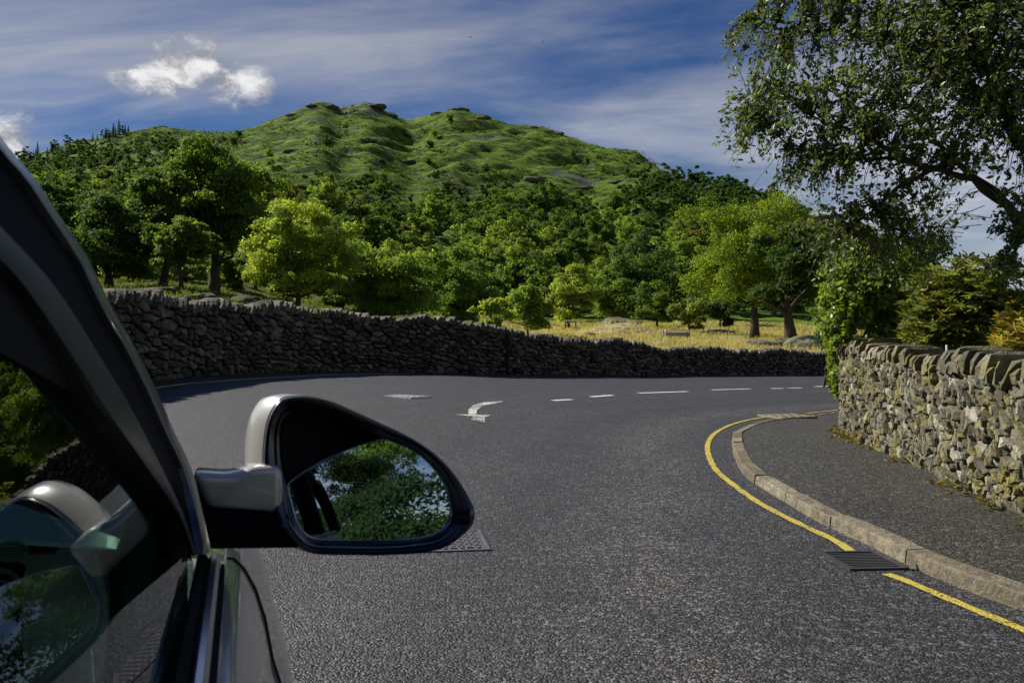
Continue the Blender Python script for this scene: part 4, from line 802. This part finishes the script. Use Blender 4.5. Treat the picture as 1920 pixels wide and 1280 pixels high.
e = tag(empty('telegraph_pole', (2.0, -15, 0)), 'pale telegraph pole behind the car seen in the door mirror', 'pole'); MB().tube([(0, 0, -.3), (0, 0, 8)], [.13, .09], 10).build('pole_shaft', M['wood'], e); MB().box((0, 0, 7.4), (.7, .05, .06)).build('cross_arm', M['wood'], e)
for a in (-.6, .6): MB().tube([(a, 0, 7.5), (a-2, 14, 6.8), (a-4, 30, 7.3)], .012, 4).build('wire', M['iron_dark'], e)
# birds
for i, (px, py, lab) in enumerate([(882, 70, 'tiny dark bird gliding above the fell summit'), (1018, 79, 'tiny dark bird flying right of the fell summit')]):
    x, y, z = W3(px, py, 90); mb = MB().tube([(-.16, 0, 0), (0, 0, .01), (.2, 0, 0)], [.02, .06, .015], 6); b_ = tag(empty('bird', (x, y, z), R(30)), lab, 'bird'); b_.scale = (.6, .6, .6); mb.build('bird_body', M['iron_dark'], b_)
    for s_ in (-1, 1): obj('wing', [(-.06, 0, .02), (.08, 0, .02), (.03, s_*.22, .1), (-.08, s_*.42, .04), (-.1, s_*.2, .09), (-.06, 0, 0), (.08, 0, 0), (.03, s_*.22, .085)], [(0, 1, 2, 4), (4, 2, 3), (5, 7, 6)], M['iron_dark'], b_)

# ------------------------------------------------------------------ the car (right side, seen from its rear window)
PHI = R(16.6); CAMX = 0.035; TUM = 0.35; BELT = 0.95; C0 = Vector((-0.8, -0.2, 0))
cp, sp_ = math.cos(PHI), math.sin(PHI)
car = empty('car', (0, 0, 0), PHI); car.matrix_world = Matrix.Rotation(PHI, 4, 'Z') @ Matrix.Translation((C0.x-CAMX, C0.y, 0))
tag(car, 'silver car with a teardrop door mirror and open rear window', 'car')
def cray(px, py):
    a, b = (px-CX)/FPX, (CY-py)/FPX; return Vector((a*cp+sp_, -a*sp_+cp, b))      # per unit depth, car axes
CAMC = Vector((CAMX, 0, CAMH))
def on_side(px, py, o=0.0):
    r = cray(px, py); t = (-(CAMH-BELT)*TUM+o-CAMX)/(r.x+TUM*r.z); return CAMC+r*t
def on_y(px, py, y): r = cray(px, py); return CAMC+r*(y/r.y)
def on_x(px, py, x): r = cray(px, py); return CAMC+r*((x-CAMX)/r.x)
def smooth_angle(o, ang=R(40)):
    me = o.data; bm = bmesh.new(); bm.from_mesh(me)
    for e_ in bm.edges:
        e_.smooth = not (len(e_.link_faces) == 2 and e_.calc_face_angle(0) > ang)
    bmesh.ops.recalc_face_normals(bm, faces=bm.faces[:]); bm.to_mesh(me); bm.free(); me.polygons.foreach_set('use_smooth', np.ones(len(me.polygons), dtype=bool)); return o
def cpart(name, V, F, mtl, parent=None, smooth=True):
    o = obj(name, [tuple(Vector(v)-C0) for v in V], F, mtl, parent or car); return smooth_angle(o) if smooth else o
M['car'] = simple('silver_car_paint', (0.45, 0.445, 0.425), 0.28, metal=0.3, coat=1.0, var=0.03)
M['car_dark'] = simple('satin_black_trim', (0.007, 0.007, 0.010), 0.75, var=0.1, spec=0.05)
M['gloss_black'] = simple('gloss_black_trim', (0.008, 0.008, 0.014), 0.16, var=0.05, coat=0.4)
M['grey_trim'] = simple('grey_frame_trim', (0.022, 0.022, 0.025), 0.5, var=0.1, spec=0.3)
M['rubber'] = simple('window_rubber', (0.008, 0.008, 0.009), 0.8, spec=0.15)
M['chrome'] = simple('brushed_trim', (0.45, 0.5, 0.6), 0.22, metal=0.9, var=0.05)
M['pillar_paint'] = simple('blue_grey_pillar_paint', (0.07, 0.078, 0.105), 0.4, metal=0.2, coat=0.3, var=0.05)
M['dash'] = simple('dashboard_vinyl', (0.55, 0.60, 0.57), 0.45, var=0.1, scale=40, bmp=0.15)
M['dash_trim'] = simple('dashboard_trim', (0.7, 0.76, 0.72), 0.3); M['dash_dark'] = simple('dashboard_top', (0.035, 0.04, 0.038), 0.6)
M['inner'] = simple('cabin_lining', (0.012, 0.012, 0.013), 0.9)
m, q = mat('mirror_glass'); out(q, q.n('ShaderNodeBsdfGlossy', {'Color': (0.46, 0.55, 0.62, 1), 'Roughness': 0.012}).outputs[0]); M['mirror'] = m
def glass_mat(name, tint):
    m, q = mat(name); fr = q.n('ShaderNodeFresnel', {'IOR': 1.5}).outputs[0]; geo = q.n('ShaderNodeNewGeometry').outputs['Position']
    sm = q.noise(geo, 3, 3); gl = q.n('ShaderNodeBsdfGlossy', {'Color': (0.8, 0.84, 0.86, 1), 'Roughness': q.m('MULTIPLY', sm, 0.02)}).outputs[0]; tr = q.n('ShaderNodeBsdfTransparent', {'Color': tint}).outputs[0]
    out(q, q.n('ShaderNodeMixShader', {0: fr, 1: tr, 2: gl}).outputs[0]); return m
M['glass'] = glass_mat('tinted_window_glass', (0.55, 0.82, 0.68, 1)); M['screen'] = glass_mat('windscreen_glass', (0.62, 0.8, 0.7, 1))
def rs(L, n):
    P = smooth_path([(a, b, 0) for a, b in L], 6); S = [0.0]
    for a, b in zip(P[:-1], P[1:]): S.append(S[-1]+(b-a).length)
    t = np.linspace(0, S[-1], n); return list(zip(np.interp(t, S, [v.x for v in P]), np.interp(t, S, [v.y for v in P])))
NP_ = 36
E0 = rs([(-200, 60), (-60, 190), (0, 255), (22, 285), (67, 337), (112, 405), (165, 484), (210, 577), (250, 645), (295, 735), (325, 805), (360, 880), (380, 960), (392, 1037)], NP_)
E1 = [(a-22+9*i/NP_, b+3) for i, (a, b) in enumerate(E0)]
E2 = rs([(-200, 235), (-60, 360), (0, 424), (100, 533), (187, 667), (247, 767), (300, 870), (345, 965), (368, 1037)], NP_)
E3 = rs([(-200, 320), (-60, 450), (0, 500), (40, 545), (123, 667), (187, 767), (262, 868), (325, 955), (358, 1039)], NP_)
E5 = rs([(-200, 600), (-60, 638), (0, 660), (80, 705), (165, 755), (250, 840), (310, 920), (343, 990), (350, 1042)], NP_)
def band(name, A, B, oa, ob, bul, mtl, back=0.03, parent=None):
    rings = []
    for (a, b), (c_, d_) in zip(A, B):
        ring = []
        for f in (0, .2, .5, .8, 1): ring.append(on_side(a+(c_-a)*f, b+(d_-b)*f, oa+(ob-oa)*f+bul*(1-(2*f-1)**2)))
        ring += [ring[-1]+Vector((-back, .004, 0)), ring[0]+Vector((-back, .004, 0))]; rings.append(ring)
    V, F = loft(rings); return cpart(name, V, F, mtl, parent)
band('pillar_edge', E0, E1, 0.0, 0.002, 0.003, M['pillar_paint'], .06)
band('windscreen_pillar', E1, E2, -0.003, -0.003, -0.002, M['car_dark'], .06)
fr_ = band('window_frame', E2, E3, 0.001, 0.001, 0.006, M['grey_trim'])
band('frame_seal', E3, E5, -0.004, -0.010, 0.001, M['rubber'])
belt = lambda y, x=0.0, z=BELT: Vector((x, y, z))
# driver's window
A = [on_side(a, b, -0.012) for a, b in E5]; A = [Vector((-.155, 0.10, 1.36))]+A; n = len(A); yb = np.linspace(0.08, A[-1].y, n); V = []; K = 8
for i in range(n):
    b = Vector((-.012, yb[i], BELT+.0)); 
    for k in range(K+1): f = k/K; V.append(A[i].lerp(b, f)+Vector((.0035*math.sin(math.pi*f), 0, 0)))
F = [(i*(K+1)+k, i*(K+1)+k+1, (i+1)*(K+1)+k+1, (i+1)*(K+1)+k) for i in range(n-1) for k in range(K)]
o = cpart('driver_window', V, F, M['glass']); o['label'] = 'green-tinted driver window reflecting the door mirror'
# belt trims
ys = np.linspace(-1.55, 1.09, 24)
def trim(name, prof, mtl): V, F = loft([[Vector((a, y, b)) for a, b in prof] for y in ys]); return cpart(name, V, F, mtl)
trim('belt_seal', [(-.0135, .93), (-.0135, .956), (-.010, .960), (-.004, .958), (-.001, .953), (-.001, .93)], M['rubber'])
trim('chrome_strip', [(-.0008, .93), (-.0006, .954), (.003, .9575), (.008, .957), (.0115, .953), (.012, .93)], M['chrome'])
trim('belt_gap', [(.0122, .925), (.0122, .946), (.0165, .945), (.017, .925)], M['rubber'])
# body sides
def side_prof(y):
    zb = 0.945-0.055*max(0, y-1.12)-0.03*max(0, y-1.12)**2; inw = -0.22*max(0, (y-1.55)/0.75)**2-0.15*max(0, (-1.6-y)/0.8)**2; bl = 0.022*math.exp(-((y-1.42)/0.32)**2)+0.02*math.exp(-((y+1.3)/0.35)**2)
    f = 0 if y < 1.12 else 1
    return [(a+inw+bl*w, zb+(b-.945)) for a, b, w in ((.0172-.0*f, .944, 0), (.024, .9425, .1), (.034, .930, .3), (.044, .905, .6), (.052, .870, .9), (.060, .820, 1), (.074, .770, 1.1), (.085, .700, 1.2), (.088, .600, 1.1), (.082, .450, .8), (.06, .30, .4), (.0, .22, 0))]
yst = np.concatenate([np.linspace(-2.3, -1.0, 12), np.linspace(-.9, 1.0, 8), np.linspace(1.06, 2.15, 18)])
for s_ in (1, -1):
    rings = [[Vector((a if s_ > 0 else -1.6-a, y, b)) for a, b in side_prof(y)] for y in yst]; V, F = loft(rings, closed=False); o = cpart('body_side', V, F, M['car'])
mb = MB().tube([Vector((a+.0006, 1.125, b)) for a, b in side_prof(1.125)], .0022, 6); cpart('door_shut_line', mb.V, mb.F, M['rubber'])
# bonnet, boot, roof, glazing behind
def cross(y0, y1, n, zf, xin=0.0):
    rings = []
    for y in np.linspace(y0, y1, n):
        pr_ = side_prof(y); xr = pr_[0][0]-.002; rings.append([Vector((xr+(-1.6-2*xr)*f, y, pr_[0][1]+zf(y, f))) for f in np.linspace(0, 1, 17)])
    return loft(rings, closed=False)
V, F = cross(1.10, 2.15, 16, lambda y, f: .002+.055*(1-abs(2*f-1)**3)*(1-max(0, (y-1.9)/.3)*.5)); cpart('bonnet', V, F, M['car'])
V, F = cross(-2.3, -1.75, 8, lambda y, f: .01+.04*(1-abs(2*f-1)**3)); cpart('boot_lid', V, F, M['car'])
rings = [[Vector((-.165-1.27*f, y, 1.385+.075*(1-abs(2*f-1)**2.4)-.05*max(0, (abs(y+.55)-.6))**1.5)) for f in np.linspace(0, 1, 15)] for y in np.linspace(.50, -1.35, 14)]
V, F = loft(rings, closed=False); cpart('roof', V, F, M['car_dark'])
for s_ in (1, -1):
    mx = lambda v: v if s_ > 0 else Vector((-1.6-v.x, v.y, v.z))
    for nm, P_, r_ in (('centre_pillar', [(-.012, -.03, .95), (-.06, -.05, 1.1), (-.155, -.12, 1.38)], .045), ('rear_pillar', [(-.02, -1.75, .95), (-.09, -1.45, 1.2), (-.17, -1.25, 1.38)], .06), ('roof_rail', [(-.14, .55, 1.365), (-.155, .1, 1.385), (-.16, -.6, 1.39), (-.165, -1.3, 1.37)], .028)):
        mb = MB().tube([mx(Vector(p_)) for p_ in P_], r_, 8); cpart(nm, mb.V, mb.F, M['car_dark'])
mb = MB().tube([(-1.6, 1.1, .94), (-1.53, .78, 1.2), (-1.46, .5, 1.37)], .035, 8); cpart('windscreen_pillar', mb.V, mb.F, M['car_dark'])
rings = []
for f in np.linspace(0, 1, 12):
    b0 = Vector((-.035-1.53*f, 1.10+.16*(1-(2*f-1)**2), .955)); t0 = Vector((-.17-1.26*f, .50+.08*(1-(2*f-1)**2), 1.40)); rings.append([b0.lerp(t0, k/6)+Vector((0, .03, .02))*math.sin(math.pi*k/6) for k in range(7)])
V, F = loft(rings, closed=False); cpart('windscreen', V, F, M['screen'])
# cabin
mb = MB().box((-.8, -.25, .42), (.74, 1.3, .02)); mb.box((-.8, 1.28, .66), (.72, .02, .26)); mb.box((-1.56, -.2, .68), (.02, 1.3, .25)); mb.box((-.8, -1.6, .7), (.74, .03, .25)); cpart('cabin_lining', mb.V, mb.F, M['inner'], smooth=False)
arc = [on_x(0, 886, -.32), on_x(45, 900, -.26), on_x(90, 918, -.215), on_x(128, 938, -.18), on_x(150, 962, -.155), on_x(172, 1005, -.135), on_x(186, 1050, -.122), on_x(200, 1110, -.11), on_x(208, 1180, -.098), on_x(214, 1280, -.085)]
arc = [arc[0]+Vector((-.9, .15, .02)), arc[0]+Vector((-.3, .06, .01))]+arc
S_ = smooth_path(arc, .012); mb = MB().tube(S_, .0055, 8); cpart('dash_edge', mb.V, mb.F, M['dash_trim'])
rings = []
for v in S_: kf = min(1, max(0.02, (-.125-v.x)/.12)); rings.append([v+Vector((-.12, .42, -.015))*kf, v+Vector((-.05, .18, .002))*kf, v+Vector((-.004, -.002, -.003)), v+Vector((-.016, -.02, -.016)), v+Vector((-.03, -.04, -.045)), v+Vector((-.04, -.045, -.10)), v+Vector((-.045, -.03, -.2)), v+Vector((-.05, 0, -.45))])
V, F = loft([r_[2:] for r_ in rings], closed=False); dash = cpart('dashboard', V, F, M['dash']); V, F = loft([r_[:3] for r_ in rings], closed=False); cpart('dash_top', V, F, M['dash_dark'])
S2 = smooth_path([on_x(60, 985, -.25), on_x(105, 1000, -.20), on_x(140, 1030, -.165), on_x(160, 1090, -.14), on_x(172, 1180, -.12), on_x(176, 1290, -.105)], .012); mb = MB().tube(S2, .0045, 8); cpart('dash_edge', mb.V, mb.F, M['dash_trim'])
for (px, py, rx, ry) in ((18, 1032, 30, 17), (5, 1110, 34, 40)):
    ring = [on_x(px+rx*math.cos(a), py+ry*math.sin(a), -.17) for a in np.linspace(0, 2*math.pi, 25)[:-1]]; mb = MB().tube(ring+[ring[0]], .0028, 6, cap=False); vt = cpart('air_vent', mb.V, mb.F, M['dash_trim'])
    c_ = sum(ring, Vector())/24; o = cpart('vent_slot', [c_]+[c_+(v-c_)*.9+Vector((-.004, .006, 0)) for v in ring], [(0, k+1, (k+1) % 24+1) for k in range(24)], M['inner'], smooth=False); o.parent = vt
    for k in range(4):
        yy = py+ry*(-.55+.36*k); wv_ = rx*.8*math.sqrt(max(.05, 1-((yy-py)/ry)**2)); mb = MB().tube([on_x(px-wv_, yy, -.168), on_x(px+wv_, yy+3, -.168)], .0016, 5); o = cpart('louvre', mb.V, mb.F, M['dash'], smooth=False); o.parent = vt
P_ = [on_x(a, b, -.045) for a, b in ((352, 1045), (346, 1000), (330, 968), (300, 950), (265, 975), (240, 1040), (222, 1290), (352, 1290))]; cpart('corner_blackout', P_+[v+Vector((-.01, .002, 0)) for v in P_], [tuple(range(8)), tuple(range(15, 7, -1))]+[(k, (k+1) % 8, 8+(k+1) % 8, 8+k) for k in range(8)], M['inner'], smooth=False)  # added black panel keeping the sunlit bonnet out of this window corner
mb = MB().box((-.05, -.1, .66), (.012, 1.2, .27)); cpart('door_card', mb.V, mb.F, M['inner'], smooth=False)
# steering wheel
mb = MB(); cw = Vector((-.42, .62, .93)); ax = Vector((0, -.9, .42)).normalized(); u_ = Vector((1, 0, 0)); v_ = ax.cross(u_); ring = [cw+(u_*math.cos(a)+v_*math.sin(a))*.185 for a in np.linspace(0, 2*math.pi, 33)]; mb.tube(ring, .014, 8, cap=False)
for a in (.2, math.pi-.2, 1.5*math.pi): mb.tube([cw, cw+(u_*math.cos(a)+v_*math.sin(a))*.185], .014, 6)
cpart('steering_wheel', mb.V, mb.F, M['inner'])
for (sx, sy, w_) in ((-.43, .02, .24), (-1.17, .02, .24), (-.8, -.95, .6)):
    rings = []
    for z_, dy_, k_ in ((.48, .06, .9), (.6, .02, 1), (.9, -.08, 1), (1.06, -.14, .92), (1.10, -.16, .5), (1.12, -.165, .42), (1.16, -.165, .62), (1.26, -.18, .6), (1.30, -.185, .4)):
        rings.append([Vector((sx+w_*k_*math.cos(t)*(1 if abs(math.cos(t)) > .6 else 1.1), sy+dy_+.07*math.sin(t), z_)) for t in np.linspace(0, 2*math.pi, 17)[:-1]])
    V, F = loft(rings); cpart('seat_back', V, F, M['inner'])
for y in (1.45, -1.3):
    for s_ in (1, -1):
        x0 = .075 if s_ > 0 else -1.675; mb = MB(); prof = [(.20, .0), (.29, .0), (.315, .02), (.32, .10), (.315, .19), (.29, .2), (.20, .2)]
        rings = [[Vector((x0-s_*b, y+a*math.cos(t), .32+a*math.sin(t))) for a, b in prof] for t in np.linspace(0, 2*math.pi, 33)]; V, F = loft(rings, closed=True, caps=False); wh = cpart('wheel', V, F, M['rubber'])
        mb = MB()
        for k in range(5):
            t = 2*math.pi*k/5; mb.tube([(x0-s_*.03, y, .32), (x0-s_*.02, y+.2*math.cos(t), .32+.2*math.sin(t))], [.04, .03], 6)
        mb.tube([(x0-s_*.19, y, .32), (x0-s_*.05, y, .32)], .2, 24); o = cpart('rim', mb.V, mb.F, M['chrome']); o.parent = wh
# door mirror
TH, TA = R(14.6), R(7.8); nmw = Vector((math.sin(TH)*math.cos(TA), -math.cos(TH)*math.cos(TA), math.sin(TA)))
nm = Vector((nmw.x*cp+nmw.y*sp_, -nmw.x*sp_+nmw.y*cp, nmw.z)); pm = CAMC+cray(690, 905)*1.06; fwd = Vector((0, 1, 0))
def onm(px, py): r = cray(px, py); return CAMC+r*((pm-CAMC).dot(nm)/r.dot(nm))
OUT = [(528, 749), (565, 744), (615, 752), (664, 772), (719, 797), (773, 823), (819, 855), (855, 895), (880, 936), (889, 961), (881, 989), (841, 1022), (796, 1035), (728, 1040), (660, 1040), (592, 1038), (565, 1026), (537, 999), (515, 963), (500, 915), (494, 870), (497, 818), (506, 780)]
INN = [(541, 783), (565, 770), (608, 776), (658, 796), (712, 819), (770, 842), (810, 872), (838, 913), (848, 945), (850, 965), (843, 986), (810, 1007), (751, 1014), (700, 1016), (650, 1016), (595, 1013), (573, 1003), (556, 978), (547, 950), (540, 912), (534, 868), (531, 828), (533, 800)]
def loopc(L, n):
    P = [Vector((a, b, 0)) for a, b in L]; S = []
    m_ = len(P)
    for i in range(m_):
        p0, p1, p2, p3 = P[i-1], P[i], P[(i+1) % m_], P[(i+2) % m_]
        for k in range(n): t = k/n; S.append(0.5*((2*p1)+(p2-p0)*t+(2*p0-5*p1+4*p2-p3)*t*t+(3*p1-p0-3*p2+p3)*t**3))
    return [(v.x, v.y) for v in S]
Oo = [onm(*v) for v in loopc(OUT, 4)]; Oi = [onm(*v) for v in loopc(INN, 4)]; cO = sum(Oo, Vector())/len(Oo); cI = sum(Oi, Vector())/len(Oi)
dm = empty('door_mirror', (0, 0, 0)); dm.parent = car; dm['label'] = 'teardrop door mirror with silver cap and dark surround'
def mring(f, dn, df=0.0, base=None, sh=Vector()): return [a.lerp(b, f)+nm*dn+fwd*df+sh for a, b in zip(Oo, Oi)]
rings = [mring(-.02, 0, .012), mring(-.03, .002, .004), mring(.06, .007), mring(.25, .009), mring(.5, .006), mring(.62, .002), mring(.66, -.004), mring(.8, -.006), mring(.93, -.010), mring(1.0, -.016), mring(1.03, -.03)]
V, F = loft(rings, caps=False); o = cpart('mirror_surround', V, F, M['gloss_black'], dm)
def shrink(f, df, sh): return [cO+(a-cO)*f+fwd*df+sh for a in Oo]
lf = Vector((-1, 0, 0)); rings = [shrink(1.012, .004, Vector()), shrink(1.018, .014, lf*.008+Vector((0, 0, .001))), shrink(1.0, .04, lf*.02), shrink(.95, .065, lf*.026), shrink(.84, .088, lf*.02), shrink(.62, .107, lf*.02), shrink(.3, .117, lf*.02)]
V, F = loft(rings); F = [f for f in F if not (len(f) > 4 and min(f) == 0)]; cpart('mirror_cap', V, F, M['car'], dm)
INNG = [(540, 912), (550, 899), (575, 882), (610, 862), (650, 844), (695, 828), (735, 818), (758, 822), (785, 842), (813, 870), (838, 910), (848, 945), (850, 965), (843, 985), (815, 1004), (770, 1012), (700, 1014), (640, 1014), (595, 1012), (573, 1002), (557, 980), (548, 950)]
Oi_open = Oi; Oi = [onm(*v) for v in loopc(INNG, 4)]; cI = sum(Oi, Vector())/len(Oi)
back_ = [v-nm*.055+(cO-v)*.06 for v in Oi_open]; V, F = loft([[v-nm*.02 for v in Oi_open], back_], caps=False); F.append(tuple(range(len(back_)*2-1, len(back_)-1, -1))); cpart('housing_lining', V, F, M['inner'], dm)
mb = MB().tube([v-nm*.0125 for v in Oi]+[Oi[0]-nm*.0125], .0011, 6, cap=False); cpart('rim_highlight', mb.V, mb.F, M['chrome'], dm)  # thin bright tube shaped as the highlight along the glass edge
Rc = 1.0; rmax = max((v-cI).length for v in Oi); V = [cI]; F = []; nO = len(Oi); NRg = 10
def cvx(v): r2 = (v-cI).length_squared; return v+nm*(-.012-r2/(2*Rc)+.002)
V = [cvx(cI)]
for k in range(1, NRg+1): V += [cvx(cI.lerp(v, 1.0*k/NRg)) for v in Oi]
F = [(0, 1+k, 1+(k+1) % nO) for k in range(nO)]
for j in range(NRg-1): F += [(1+j*nO+k, 1+(j+1)*nO+k, 1+(j+1)*nO+(k+1) % nO, 1+j*nO+(k+1) % nO) for k in range(nO)]
cpart('mirror_glass', V, F, M['mirror'], dm)
def prism(name, pts, y, th, mtl, bev):
    P = [on_y(a, b, y) for a, b in pts]; n_ = len(P); bm = bmesh.new(); a = [bm.verts.new(v-C0) for v in P]; b = [bm.verts.new(v+fwd*th-C0) for v in P]
    bm.faces.new(a); bm.faces.new(b[::-1])
    for k in range(n_): bm.faces.new((a[k], b[k], b[(k+1) % n_], a[(k+1) % n_]))
    bmesh.ops.recalc_face_normals(bm, faces=bm.faces[:]); bmesh.ops.bevel(bm, geom=bm.edges[:], offset=bev, segments=4, profile=.5, affect='EDGES', clamp_overlap=True)
    me = bpy.data.meshes.new(name); bm.to_mesh(me); bm.free(); me.materials.append(mtl); o = link(bpy.data.objects.new(name, me), dm); return smooth_angle(o, R(50))
prism('mirror_arm', [(358, 886), (400, 889), (440, 890), (470, 874), (530, 872), (530, 963), (388, 953)], 1.055, .06, M['car'], .010)
prism('arm_foot', [(366, 900), (386, 956), (540, 965), (560, 1027), (395, 1029)], 1.058, .055, M['car_dark'], .008)
